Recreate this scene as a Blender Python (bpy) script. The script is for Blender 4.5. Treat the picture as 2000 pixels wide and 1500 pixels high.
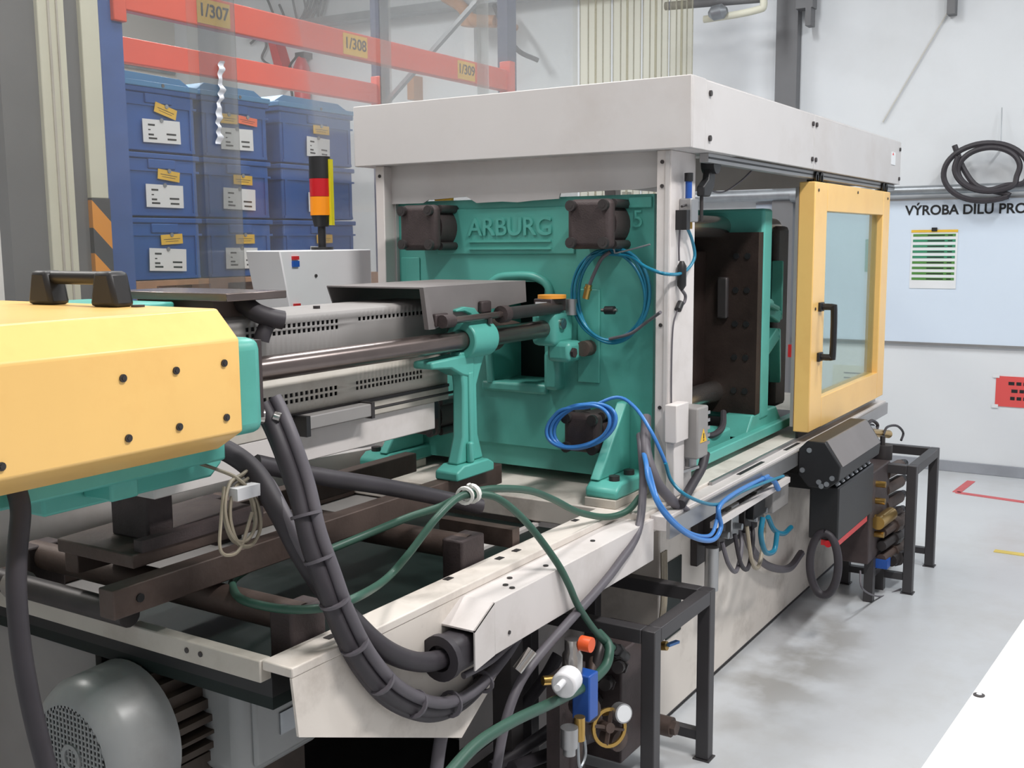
import bpy, bmesh, math, random
from mathutils import Vector, Matrix

for o in list(bpy.data.objects):
    bpy.data.objects.remove(o, do_unlink=True)
S = bpy.context.scene
COL = S.collection
random.seed(7)

# ------------------------------------------------------------------ camera
cd = bpy.data.cameras.new('camera')
cam = bpy.data.objects.new('camera', cd)
COL.objects.link(cam)
cd.sensor_width = 36.0
cd.lens = 37.4626
cd.clip_start = 0.05
cd.clip_end = 100
cam.matrix_world = Matrix(((0.534854, 0.115818, -0.836969, 0.0),
                           (-0.844905, 0.063795, -0.531098, 0.0),
                           (-0.008116, 0.991220, 0.131976, 1.6),
                           (0, 0, 0, 1)))
S.camera = cam

# ------------------------------------------------------------------ world (the rest of the bright hall)
w = bpy.data.worlds.new('world')
S.world = w
w.use_nodes = True
w.node_tree.nodes['Background'].inputs[0].default_value = (0.93, 0.95, 1.0, 1)
w.node_tree.nodes['Background'].inputs[1].default_value = 0.36

# ------------------------------------------------------------------ ceiling lamps (area light of each fluorescent fitting)
LAMPS = [(-1.0, -0.6), (2.0, -0.6), (5.0, -0.6), (-1.0, 2.6), (2.0, 2.6), (5.0, 2.6), (2.0, 5.6), (5.0, 5.6)]
LAMP_W = [14, 125, 70, 14, 54, 48, 108, 92]
for (lx, ly), lw in zip(LAMPS, LAMP_W):
    ld = bpy.data.lights.new('fluorescent_light', 'AREA')
    ld.shape = 'RECTANGLE'
    ld.size = 1.5
    ld.size_y = 0.26
    ld.energy = lw
    ld.color = (1.0, 0.975, 0.955) if lx < 4 else (0.95, 0.98, 1.0)
    lo = bpy.data.objects.new('fluorescent_light', ld)
    lo.location = (lx, ly, 4.28)
    COL.objects.link(lo)

S.view_settings.view_transform = 'Standard'
S.view_settings.look = 'None'
S.view_settings.gamma = 1.0
S.view_settings.use_curve_mapping = False
S.view_settings.exposure = 0.2

# ------------------------------------------------------------------ materials
def lin(c):
    return tuple((v / 12.92 if v <= 0.04045 else ((v + 0.055) / 1.055) ** 2.4) for v in (x / 255 for x in c))

def mat(name, rgb, rough=0.5, metal=0.0, var=0.12, scale=6.0, bump=0.0, dirt=None, dirt_amt=0.0, dirt_scale=3.0, spec=0.5, coat=0.0):
    m = bpy.data.materials.new(name)
    m.use_nodes = True
    nt = m.node_tree
    b = nt.nodes['Principled BSDF']
    c = lin(rgb)
    geo = nt.nodes.new('ShaderNodeNewGeometry')
    nz = nt.nodes.new('ShaderNodeTexNoise')
    nz.inputs['Scale'].default_value = scale
    nz.inputs['Detail'].default_value = 5
    nt.links.new(geo.outputs['Position'], nz.inputs['Vector'])
    rp = nt.nodes.new('ShaderNodeValToRGB')
    rp.color_ramp.elements[0].position = 0.3
    rp.color_ramp.elements[1].position = 0.7
    rp.color_ramp.elements[0].color = (*[x * (1 - var) for x in c], 1)
    rp.color_ramp.elements[1].color = (*[min(1, x * (1 + var * 0.6)) for x in c], 1)
    nt.links.new(nz.outputs['Fac'], rp.inputs['Fac'])
    out = rp.outputs['Color']
    if dirt:
        n2 = nt.nodes.new('ShaderNodeTexNoise')
        n2.inputs['Scale'].default_value = dirt_scale
        n2.inputs['Detail'].default_value = 8
        n2.inputs['Roughness'].default_value = 0.65
        nt.links.new(geo.outputs['Position'], n2.inputs['Vector'])
        r2 = nt.nodes.new('ShaderNodeValToRGB')
        r2.color_ramp.elements[0].position = 0.5
        r2.color_ramp.elements[1].position = 0.75
        r2.color_ramp.elements[0].color = (0, 0, 0, 1)
        r2.color_ramp.elements[1].color = (dirt_amt, dirt_amt, dirt_amt, 1)
        nt.links.new(n2.outputs['Fac'], r2.inputs['Fac'])
        mx = nt.nodes.new('ShaderNodeMixRGB')
        nt.links.new(r2.outputs['Color'], mx.inputs['Fac'])
        nt.links.new(out, mx.inputs['Color1'])
        mx.inputs['Color2'].default_value = (*lin(dirt), 1)
        out = mx.outputs['Color']
    nt.links.new(out, b.inputs['Base Color'])
    b.inputs['Roughness'].default_value = rough
    b.inputs['Metallic'].default_value = metal
    b.inputs['Specular IOR Level'].default_value = spec
    b.inputs['Coat Weight'].default_value = coat
    if bump:
        n3 = nt.nodes.new('ShaderNodeTexNoise')
        n3.inputs['Scale'].default_value = scale * 14
        nt.links.new(geo.outputs['Position'], n3.inputs['Vector'])
        bp = nt.nodes.new('ShaderNodeBump')
        bp.inputs['Strength'].default_value = bump
        bp.inputs['Distance'].default_value = 0.004
        nt.links.new(n3.outputs['Fac'], bp.inputs['Height'])
        nt.links.new(bp.outputs['Normal'], b.inputs['Normal'])
    return m

def glass(name, tint, milk, milk_col, rough=0.08, gloss=0.08):
    m = bpy.data.materials.new(name)
    m.use_nodes = True
    nt = m.node_tree
    nt.nodes.clear()
    o = nt.nodes.new('ShaderNodeOutputMaterial')
    tr = nt.nodes.new('ShaderNodeBsdfTransparent')
    tr.inputs[0].default_value = (*tint, 1)
    df = nt.nodes.new('ShaderNodeBsdfPrincipled')
    df.inputs['Base Color'].default_value = (*lin(milk_col), 1)
    df.inputs['Roughness'].default_value = rough
    mx = nt.nodes.new('ShaderNodeMixShader')
    mx.inputs[0].default_value = milk
    gl = nt.nodes.new('ShaderNodeBsdfGlossy')
    gl.inputs['Roughness'].default_value = rough
    m2 = nt.nodes.new('ShaderNodeMixShader')
    fr = nt.nodes.new('ShaderNodeFresnel')
    fr.inputs[0].default_value = 1.35
    mu = nt.nodes.new('ShaderNodeMath')
    mu.operation = 'MULTIPLY'
    mu.inputs[1].default_value = gloss * 10
    nt.links.new(fr.outputs[0], mu.inputs[0])
    nt.links.new(mu.outputs[0], m2.inputs[0])
    nt.links.new(tr.outputs[0], mx.inputs[1])
    nt.links.new(df.outputs[0], mx.inputs[2])
    nt.links.new(mx.outputs[0], m2.inputs[1])
    nt.links.new(gl.outputs[0], m2.inputs[2])
    nt.links.new(m2.outputs[0], o.inputs[0])
    return m

def glow(name, rgb, strength):
    m = bpy.data.materials.new(name)
    m.use_nodes = True
    b = m.node_tree.nodes['Principled BSDF']
    b.inputs['Base Color'].default_value = (*lin(rgb), 1)
    b.inputs['Emission Color'].default_value = (*lin(rgb), 1)
    b.inputs['Emission Strength'].default_value = strength
    return m

M = {
    'floor': mat('floor_epoxy', (200, 203, 206), 0.32, var=0.06, scale=1.4, dirt=(150, 140, 122), dirt_amt=0.35, dirt_scale=1.1),
    'wall': mat('wall_paint', (221, 224, 227), 0.7, var=0.03, scale=1.2, dirt=(196, 196, 196), dirt_amt=0.3, dirt_scale=0.9),
    'wallgrey': mat('wall_grey_paint', (205, 202, 196), 0.75, var=0.05, scale=1.0, dirt=(170, 168, 160), dirt_amt=0.4, dirt_scale=0.8),
    'base_grey': mat('baseboard_grey', (150, 153, 160), 0.6),
    'ceiling': mat('ceiling_paint', (200, 200, 200), 0.8),
    'board': mat('board_blue_white', (214, 226, 240), 0.3, var=0.02, scale=1),
    'alu': mat('aluminium', (175, 175, 176), 0.38, 0.8, var=0.08),
    'print': mat('black_print', (28, 28, 30), 0.7),
    'white': mat('machine_white', (214, 208, 205), 0.45, var=0.05, scale=3, dirt=(150, 138, 125), dirt_amt=0.35, dirt_scale=4),
    'hood': mat('hood_light_grey', (200, 197, 196), 0.5, var=0.04, scale=3, dirt=(160, 146, 136), dirt_amt=0.30, dirt_scale=2.0, bump=0.05),
    'cream': mat('base_cream', (222, 214, 205), 0.45, var=0.06, scale=4, dirt=(120, 105, 90), dirt_amt=0.5, dirt_scale=5),
    'panelgrey': mat('guard_grey', (146, 143, 141), 0.48, 0.0, var=0.06, scale=8),
    'panelcream': mat('guard_cream', (196, 190, 180), 0.45, var=0.06, scale=8, dirt=(140, 126, 110), dirt_amt=0.4, dirt_scale=6),
    'green': mat('turquoise_enamel', (90, 174, 162), 0.38, var=0.10, scale=2.5, dirt=(62, 136, 120), dirt_amt=0.5, dirt_scale=3.2, bump=0.08),
    'yellow': mat('yellow_enamel', (251, 204, 124), 0.3, var=0.04, scale=4, dirt=(226, 160, 84), dirt_amt=0.25, dirt_scale=5),
    'black': mat('black_plastic', (30, 30, 32), 0.45),
    'rubber': mat('black_rubber', (54, 50, 55), 0.55, var=0.15, scale=15),
    'hosegrey': mat('grey_hose', (96, 92, 98), 0.5, var=0.1, scale=12),
    'cast': mat('cast_iron_brown', (70, 60, 60), 0.6, 0.2, var=0.25, scale=14, bump=0.2),
    'steel': mat('oily_steel', (128, 116, 112), 0.26, 0.85, var=0.15, scale=10),
    'chrome': mat('bright_steel', (190, 186, 182), 0.2, 0.95, var=0.06),
    'darksteel': mat('dark_steel', (72, 68, 68), 0.45, 0.5, var=0.2, scale=9),
    'cover': mat('grey_sheet_cover', (122, 117, 116), 0.5, 0.0, var=0.1, scale=7),
    'rust': mat('brown_rusty_steel', (92, 78, 72), 0.55, 0.35, var=0.3, scale=7, dirt=(60, 44, 38), dirt_amt=0.6, dirt_scale=8, bump=0.15),
    'pit': mat('oily_green_tray', (24, 34, 32), 0.5, var=0.25, scale=6, spec=0.25),
    'mould': mat('mould_brown', (58, 46, 42), 0.5, 0.4, var=0.35, scale=9, bump=0.2),
    'motor': mat('motor_grey_paint', (150, 152, 152), 0.33, var=0.07, scale=7, dirt=(110, 104, 98), dirt_amt=0.4, dirt_scale=7),
    'fins': mat('motor_fin_brown', (72, 62, 55), 0.6, 0.2, var=0.3, scale=12),
    'stand': mat('stand_dark_grey', (66, 64, 66), 0.45, 0.2, var=0.1),
    'greenhose': mat('green_hose', (52, 88, 74), 0.45, var=0.12, scale=9),
    'bluehose': mat('blue_hose', (64, 128, 200), 0.3, var=0.08),
    'tealhose': mat('teal_hose', (30, 120, 150), 0.3, var=0.1),
    'tanwire': mat('tan_wire', (158, 148, 130), 0.5, var=0.12, scale=30),
    'whiteplastic': mat('white_plastic', (226, 226, 228), 0.4, var=0.03),
    'tie': mat('cable_tie_white', (225, 224, 218), 0.4),
    'orangecap': mat('orange_cap', (238, 96, 44), 0.4),
    'bluepart': mat('blue_part', (34, 84, 168), 0.4),
    'brass': mat('brass', (196, 160, 92), 0.28, 0.9, var=0.15),
    'red': mat('red_enamel', (196, 40, 44), 0.4),
    'redtape': mat('red_tape', (205, 92, 96), 0.5),
    'yellowtape': mat('yellow_tape', (222, 196, 96), 0.5),
    'rackblue': mat('rack_blue', (66, 98, 164), 0.5, var=0.12, scale=8),
    'racknavy': mat('rack_navy', (66, 74, 104), 0.5, var=0.12, scale=8),
    'rackorange': mat('rack_orange', (226, 88, 66), 0.45, var=0.06, scale=5),
    'galv': mat('galvanised', (160, 164, 168), 0.4, 0.7, var=0.15, scale=12),
    'crate': mat('crate_blue', (30, 84, 158), 0.45, var=0.08, scale=5),
    'lid': mat('lid_blue', (84, 150, 202), 0.45, var=0.06, scale=5),
    'tag': mat('tag_yellow', (232, 186, 56), 0.6),
    'tagorange': mat('tag_orange', (246, 116, 74), 0.6),
    'paper': mat('paper_white', (226, 228, 230), 0.7, var=0.02),
    'redpaper': mat('paper_red', (222, 84, 82), 0.7, var=0.03),
    'wood': mat('pallet_wood', (168, 128, 96), 0.75, var=0.2, scale=9),
    'postcream': mat('post_cream', (216, 214, 196), 0.5, var=0.04),
    'postgrey': mat('post_grey', (112, 112, 114), 0.55, var=0.06),
    'hazard': mat('hazard_orange', (232, 152, 52), 0.5),
    'greenprint': mat('green_print', (84, 140, 66), 0.7),
    'tealprint': mat('teal_print', (60, 140, 104), 0.7),
    'amber': mat('amber_lens', (246, 148, 22), 0.25, var=0.02),
    'hazardplain': mat('orange_yellow_enamel', (240, 160, 60), 0.4),
    'redlens': mat('red_lens', (190, 24, 34), 0.25, var=0.02),
    'yellowlens': mat('yellow_tape_green', (214, 204, 40), 0.35, var=0.02),
    'pane': glass('door_pane', (0.925, 0.995, 0.97), 0.07, (180, 225, 215), 0.05, 0.06),
    'pvc': glass('clear_pvc', (0.975, 0.975, 0.965), 0.05, (205, 205, 200), 0.12, 0.05),
    'pvcyellow': glass('aged_pvc', (0.965, 0.95, 0.885), 0.07, (214, 206, 178), 0.15, 0.05),
    'pvcfold': glass('folded_pvc', (0.90, 0.905, 0.91), 0.10, (165, 168, 172), 0.10, 0.09),
    'pvcglint': glass('white_pvc_glint', (0.95, 0.96, 0.98), 0.75, (236, 240, 248), 0.06, 0.10),  # milky white colour carries the highlight on the strip edge
    'orangebrown': mat('orange_brown_paint', (186, 130, 84), 0.5),
    'lamp': glow('lamp_tube', (255, 250, 244), 6.0),
}
# worn, oily patch on the floor along the machine base
def floor_stain():
    nt = M['floor'].node_tree
    b = nt.nodes['Principled BSDF']
    src = b.inputs['Base Color'].links[0].from_socket
    geo = nt.nodes.new('ShaderNodeNewGeometry')
    mp = nt.nodes.new('ShaderNodeMapping'); mp.vector_type = 'TEXTURE'
    mp.inputs['Location'].default_value = (3.9, 1.2, 0); mp.inputs['Scale'].default_value = (1.1, 0.34, 1)
    nt.links.new(geo.outputs['Position'], mp.inputs[0])
    ln = nt.nodes.new('ShaderNodeVectorMath'); ln.operation = 'LENGTH'
    nt.links.new(mp.outputs[0], ln.inputs[0])
    mr = nt.nodes.new('ShaderNodeMapRange'); mr.inputs[1].default_value = 1.0; mr.inputs[2].default_value = 0.3
    nt.links.new(ln.outputs['Value'], mr.inputs[0])
    nz = nt.nodes.new('ShaderNodeTexNoise'); nz.inputs['Scale'].default_value = 4.0; nz.inputs['Detail'].default_value = 6
    nt.links.new(geo.outputs['Position'], nz.inputs['Vector'])
    r2 = nt.nodes.new('ShaderNodeMapRange'); r2.inputs[1].default_value = 0.42; r2.inputs[2].default_value = 0.62; r2.inputs[4].default_value = 0.6
    nt.links.new(nz.outputs['Fac'], r2.inputs[0])
    mu = nt.nodes.new('ShaderNodeMath'); mu.operation = 'MULTIPLY'
    nt.links.new(mr.outputs[0], mu.inputs[0]); nt.links.new(r2.outputs[0], mu.inputs[1])
    mx = nt.nodes.new('ShaderNodeMixRGB')
    nt.links.new(mu.outputs[0], mx.inputs['Fac']); nt.links.new(src, mx.inputs['Color1'])
    mx.inputs['Color2'].default_value = (*lin((128, 122, 112)), 1)
    nt.links.new(mx.outputs[0], b.inputs['Base Color'])
floor_stain()
# hazard stripes: a painted pattern of orange and dark diagonal bands
def hazard():
    m = M['hazard']
    nt = m.node_tree
    b = nt.nodes['Principled BSDF']
    geo = nt.nodes.new('ShaderNodeNewGeometry')
    sp = nt.nodes.new('ShaderNodeSeparateXYZ')
    nt.links.new(geo.outputs['Position'], sp.inputs[0])
    ad = nt.nodes.new('ShaderNodeMath'); ad.operation = 'ADD'
    nt.links.new(sp.outputs['X'], ad.inputs[0]); nt.links.new(sp.outputs['Z'], ad.inputs[1])
    mu = nt.nodes.new('ShaderNodeMath'); mu.operation = 'MULTIPLY'; mu.inputs[1].default_value = 5.4
    nt.links.new(ad.outputs[0], mu.inputs[0])
    fr = nt.nodes.new('ShaderNodeMath'); fr.operation = 'FRACT'
    nt.links.new(mu.outputs[0], fr.inputs[0])
    gt = nt.nodes.new('ShaderNodeMath'); gt.operation = 'GREATER_THAN'; gt.inputs[1].default_value = 0.52
    nt.links.new(fr.outputs[0], gt.inputs[0])
    mx = nt.nodes.new('ShaderNodeMixRGB')
    nt.links.new(gt.outputs[0], mx.inputs['Fac'])
    mx.inputs['Color1'].default_value = (*lin((232, 152, 52)), 1)
    mx.inputs['Color2'].default_value = (*lin((72, 72, 76)), 1)
    nt.links.new(mx.outputs['Color'], b.inputs['Base Color'])
hazard()

# ------------------------------------------------------------------ mesh helpers
def smooth_path(pts, n=8):
    pts = [Vector(p) for p in pts]
    if len(pts) < 3:
        return pts
    ext = [pts[0] * 2 - pts[1]] + pts + [pts[-1] * 2 - pts[-2]]
    out = []
    for i in range(1, len(ext) - 2):
        p0, p1, p2, p3 = ext[i - 1:i + 3]
        for k in range(n):
            t = k / n
            out.append(0.5 * ((2 * p1) + (p2 - p0) * t + (2 * p0 - 5 * p1 + 4 * p2 - p3) * t * t + (3 * p1 - p0 - 3 * p2 + p3) * t ** 3))
    out.append(pts[-1])
    return out

class MB:
    def __init__(self):
        self.v = []
        self.f = []
    def add(self, vs, fs):
        k = len(self.v)
        self.v += [tuple(p) for p in vs]
        self.f += [tuple(i + k for i in q) for q in fs]
        return self
    def box(self, x0, x1, y0, y1, z0, z1):
        x0, x1 = min(x0, x1), max(x0, x1); y0, y1 = min(y0, y1), max(y0, y1); z0, z1 = min(z0, z1), max(z0, z1)
        return self.add([(x0, y0, z0), (x1, y0, z0), (x1, y1, z0), (x0, y1, z0), (x0, y0, z1), (x1, y0, z1), (x1, y1, z1), (x0, y1, z1)],
                        [(0, 3, 2, 1), (4, 5, 6, 7), (0, 1, 5, 4), (1, 2, 6, 5), (2, 3, 7, 6), (3, 0, 4, 7)])
    def cyl(self, a, b, r, n=20, r1=None):
        a = Vector(a); b = Vector(b)
        r1 = r if r1 is None else r1
        d = (b - a).normalized()
        u = d.orthogonal().normalized(); w_ = d.cross(u)
        vs = []
        for p, rr in ((a, r), (b, r1)):
            for i in range(n):
                t = 2 * math.pi * i / n
                vs.append(p + (u * math.cos(t) + w_ * math.sin(t)) * rr)
        fs = [(i, (i + 1) % n, n + (i + 1) % n, n + i) for i in range(n)]
        fs += [tuple(range(n - 1, -1, -1)), tuple(range(n, 2 * n))]
        return self.add(vs, fs)
    def ring(self, a, b, ro, ri, n=28):
        a = Vector(a); b = Vector(b)
        d = (b - a).normalized(); u = d.orthogonal().normalized(); w_ = d.cross(u)
        vs = []
        for p, rr in ((a, ro), (b, ro), (b, ri), (a, ri)):
            for i in range(n):
                t = 2 * math.pi * i / n
                vs.append(p + (u * math.cos(t) + w_ * math.sin(t)) * rr)
        fs = []
        for k in range(4):
            k2 = (k + 1) % 4
            fs += [(k * n + i, k * n + (i + 1) % n, k2 * n + (i + 1) % n, k2 * n + i) for i in range(n)]
        return self.add(vs, fs)
    def tube(self, pts, r, n=10, sub=8, closed=False):
        ps = smooth_path(pts, sub) if sub > 1 else [Vector(p) for p in pts]
        m = len(ps)
        vs = []
        d0 = (ps[1] - ps[0]).normalized()
        u = d0.orthogonal().normalized()
        for i, p in enumerate(ps):
            d = (ps[min(i + 1, m - 1)] - ps[max(i - 1, 0)])
            d = d.normalized() if d.length > 1e-9 else d0
            u = (u - d * u.dot(d))
            u = u.normalized() if u.length > 1e-6 else d.orthogonal().normalized()
            w_ = d.cross(u)
            for k in range(n):
                t = 2 * math.pi * k / n
                vs.append(p + (u * math.cos(t) + w_ * math.sin(t)) * r)
        fs = []
        for i in range(m - 1):
            for k in range(n):
                fs.append((i * n + k, i * n + (k + 1) % n, (i + 1) * n + (k + 1) % n, (i + 1) * n + k))
        fs += [tuple(range(n - 1, -1, -1)), tuple(range((m - 1) * n, m * n))]
        return self.add(vs, fs)
    def prism(self, poly, ax, a, b):
        n = len(poly)
        def p3(p, h):
            if ax == 'x': return (h, p[0], p[1])
            if ax == 'y': return (p[0], h, p[1])
            return (p[0], p[1], h)
        vs = [p3(p, a) for p in poly] + [p3(p, b) for p in poly]
        fs = [tuple(range(n - 1, -1, -1)), tuple(range(n, 2 * n))] + [(i, (i + 1) % n, n + (i + 1) % n, n + i) for i in range(n)]
        return self.add(vs, fs)
    def bar(self, a, b, wd, ht):
        a = Vector(a); b = Vector(b); d = (b - a).normalized()
        up = Vector((0, 0, 1)) if abs(d.z) < 0.95 else Vector((1, 0, 0))
        s = d.cross(up).normalized() * wd / 2
        t = s.cross(d).normalized() * ht / 2
        vs = [p + i * s + j * t for p in (a, b) for i, j in ((-1, -1), (1, -1), (1, 1), (-1, 1))]
        return self.add(vs, [(0, 3, 2, 1), (4, 5, 6, 7), (0, 1, 5, 4), (1, 2, 6, 5), (2, 3, 7, 6), (3, 0, 4, 7)])
    def lathe(self, prof, c, ax, n=32, caps=True):
        # prof: list of (offset along axis, radius); c: start point; ax: axis vector
        c = Vector(c); d = Vector(ax).normalized(); u = d.orthogonal().normalized(); w_ = d.cross(u)
        vs = []
        for h, r in prof:
            for i in range(n):
                t = 2 * math.pi * i / n
                vs.append(c + d * h + (u * math.cos(t) + w_ * math.sin(t)) * max(r, 1e-4))
        m = len(prof)
        fs = [(j * n + i, j * n + (i + 1) % n, (j + 1) * n + (i + 1) % n, (j + 1) * n + i) for j in range(m - 1) for i in range(n)]
        if caps:
            fs += [tuple(range(n - 1, -1, -1)), tuple(range((m - 1) * n, m * n))]
        return self.add(vs, fs)

WL = {}   # world location of every object's origin
def tag(o, label=None, cat=None, group=None, kind=None):
    if label: o['label'] = label
    if cat: o['category'] = cat
    if group: o['group'] = group
    if kind: o['kind'] = kind
    return o

def empty(name, loc, label=None, cat=None, group=None, parent=None):
    o = bpy.data.objects.new(name, None)
    o.empty_display_size = 0.05
    COL.objects.link(o)
    loc = Vector(loc)
    WL[o] = loc
    if parent:
        o.parent = parent
        o.location = loc - WL[parent]
    else:
        o.location = loc
    return tag(o, label, cat, group)

def build(mb, name, m, parent=None, bev=0.0, label=None, cat=None, group=None, kind=None, angle=38, seg=2):
    lo = Vector([min(p[i] for p in mb.v) for i in range(3)])
    hi = Vector([max(p[i] for p in mb.v) for i in range(3)])
    org = Vector(((lo.x + hi.x) / 2, (lo.y + hi.y) / 2, lo.z))
    me = bpy.data.meshes.new(name)
    me.from_pydata([Vector(p) - org for p in mb.v], [], mb.f)
    b = bmesh.new(); b.from_mesh(me)
    bmesh.ops.recalc_face_normals(b, faces=b.faces)
    b.to_mesh(me); b.free()
    me.materials.append(M[m] if isinstance(m, str) else m)
    me.shade_smooth()
    me.set_sharp_from_angle(angle=math.radians(angle))
    o = bpy.data.objects.new(name, me)
    COL.objects.link(o)
    WL[o] = org
    if parent:
        o.parent = parent
        o.location = org - WL[parent]
    else:
        o.location = org
    if bev:
        md = o.modifiers.new('bevel', 'BEVEL')
        md.width = bev; md.segments = seg; md.limit_method = 'ANGLE'; md.angle_limit = math.radians(40)
    return tag(o, label, cat, group, kind)

def place_copy(src, name, loc, parent):
    o = src.copy(); o.name = name
    COL.objects.link(o)
    WL[o] = Vector(loc)
    o.parent = parent
    o.location = Vector(loc) - (WL[parent] if parent else Vector())
    return o

def text(name, s, size, loc, xd, up, m, parent=None, ext=0.002, align='LEFT', bold=0.0, label=None, cat=None, sx=1.0):
    cu = bpy.data.curves.new(name, 'FONT')
    cu.body = s; cu.size = size; cu.extrude = ext; cu.align_x = align; cu.align_y = 'CENTER'; cu.offset = bold
    to = bpy.data.objects.new(name, cu)
    COL.objects.link(to)
    dg = bpy.context.evaluated_depsgraph_get()
    me = bpy.data.meshes.new_from_object(to.evaluated_get(dg))
    bpy.data.objects.remove(to, do_unlink=True)
    xd = Vector(xd).normalized(); up = Vector(up).normalized(); nn = xd.cross(up)
    loc = Vector(loc)
    for v in me.vertices:
        c = v.co.copy()
        v.co = xd * c.x * sx + up * c.y + nn * c.z
    me.materials.clear(); me.materials.append(M[m])
    o = bpy.data.objects.new(name, me)
    COL.objects.link(o)
    WL[o] = loc
    if parent:
        o.parent = parent; o.location = loc - WL[parent]
    else:
        o.location = loc
    return tag(o, label, cat)

def hexbolt(mb, p, d, r, h):
    p = Vector(p); d = Vector(d).normalized()
    mb.cyl(p, p + d * h, r, 12)
    mb.cyl(p + d * h, p + d * (h + 0.001), r * 0.55, 6)
    return mb

# ================================================================== SETTING
build(MB().box(-3.5, 7.75, -4.0, 9.0, -0.1, 0.0), 'floor', 'floor', kind='structure')
build(MB().box(7.75, 7.95, -4.0, 9.0, 0.0, 5.2), 'wall_back', 'wall', kind='structure')
build(MB().box(-3.5, 7.75, 9.0, 9.2, 0.0, 5.2), 'wall_left', 'wallgrey', kind='structure')
build(MB().box(-3.5, 7.95, -4.0, 9.2, 5.2, 5.35), 'ceiling', 'ceiling', kind='structure')
build(MB().box(7.735, 7.75, -4.0, 9.0, 0.0, 0.075), 'baseboard_back', 'base_grey', kind='structure', bev=0.003)
for i, (lx, ly) in enumerate(LAMPS):
    row = ['over the aisle', 'over the machine', 'over the racking'][0 if ly < 0 else (1 if ly < 4 else 2)]
    pos = {-1.0: 'behind the camera', 2.0: 'by the injection end', 5.0: 'by the back wall'}[lx]
    t = empty('ceiling_lamp', (lx, ly, 4.3), 'white fluorescent ceiling lamp %s, %s' % (row, pos), 'lamp', 'fluorescent ceiling lamps')
    build(MB().prism([(ly - 0.15, 4.3), (ly + 0.15, 4.3), (ly + 0.09, 4.38), (ly - 0.09, 4.38)], 'x', lx - 0.8, lx + 0.8), 'housing', 'whiteplastic', t)
    for s in (-0.06, 0.06):
        build(MB().cyl((lx - 0.75, ly + s, 4.293), (lx + 0.75, ly + s, 4.293), 0.008, 8), 'tube', 'lamp', t)
    for s in (-0.6, 0.6):
        build(MB().cyl((lx + s, ly, 4.38), (lx + s, ly, 5.2), 0.006, 6), 'hanger', 'galv', t)

# floor tape
def tape(pts, wd, m, label):
    mb = MB()
    for a, b in zip(pts, pts[1:]):
        mb.bar((a[0], a[1], 0.0015), (b[0], b[1], 0.0015), wd, 0.003)
    build(mb, 'floor_tape', m, label=label, cat='floor tape', group='floor markings')
tape([(7.484, 1.141, 0.000), (7.097, 1.166, 0.000), (7.035, 0.768, 0.000), (6.946, 0.221, 0.000)], 0.05, 'redtape', 'red tape corner marked on the grey floor near the back wall')
tape([(5.835, 0.763, 0.000), (5.829, 0.391, 0.000)], 0.05, 'yellowtape', 'short yellow tape strip on the grey floor beyond the white lid')

# board on the back wall
bd = empty('notice_board', (7.74, 0.5, 0.88), 'large pale blue notice board on the back wall with black heading', 'board')
build(MB().box(7.73, 7.75, -1.6, 2.75, 0.89, 1.86), 'panel', 'board', bd)
build(MB().box(7.722, 7.75, -1.6, 2.75, 0.872, 0.89), 'bottom_rail', 'alu', bd, label='grey metal lower edge rail')
build(MB().box(7.724, 7.75, -1.6, 2.75, 1.86, 1.872), 'top_rail', 'alu', bd)
text('heading', 'VÝROBA DÍLŮ PRO D', 0.090, (7.728, 1.684, 1.790), (0, -1, 0), (0, 0, 1), 'print', bd, 0.001, bold=0.0021, sx=0.985)
# poster with green bars
ps = empty('schedule_poster', (7.725, 1.49, 1.26), 'white paper schedule with rows of green bars clipped to the board', 'poster')
build(MB().box(7.725, 7.73, 1.337, 1.638, 1.262, 1.655), 'sheet', 'paper', ps)
build(MB().box(7.722, 7.725, 1.337, 1.638, 1.643, 1.66), 'header_strip', 'tag', ps)
build(MB().box(7.715, 7.725, 1.47, 1.505, 1.65, 1.675), 'clip', 'black', ps)
for k in range(9):
    z = 1.615 - k * 0.037
    build(MB().box(7.7235, 7.725, 1.35, 1.625, z, z + 0.017), 'bar', 'greenprint' if k in (0, 5, 6, 7, 8) else 'tealprint', ps)
    build(MB().box(7.7228, 7.7236, 1.42, 1.53, z + 0.004, z + 0.011).box(7.7228, 7.7236, 1.37, 1.40, z + 0.004, z + 0.011), 'print', 'print', ps)
# red sign
rs = empty('red_notice', (7.74, 0.95, 0.47), 'red paper notice with three black lines taped to the wall below the board', 'sign')
build(MB().box(7.744, 7.75, 0.70, 1.057, 0.478, 0.682), 'sheet', 'redpaper', rs)
for k, (a, b) in enumerate(((0.98, 0.74), (0.96, 0.76), (0.965, 0.75))):
    z = 0.625 - k * 0.05
    mb = MB(); y = a
    while y > b:
        d = random.uniform(0.025, 0.06); mb.box(7.7425, 7.744, max(b, y - d), y, z, z + 0.022); y -= d + 0.012
    build(mb, 'print', 'print', rs)
for (yy, zz) in ((1.057, 0.682), (1.057, 0.478), (0.70, 0.682), (0.70, 0.478)):
    build(MB().box(7.741, 7.744, yy - 0.02, yy + 0.02, zz - 0.012, zz + 0.012), 'tape_corner', 'paper', rs)
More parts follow.
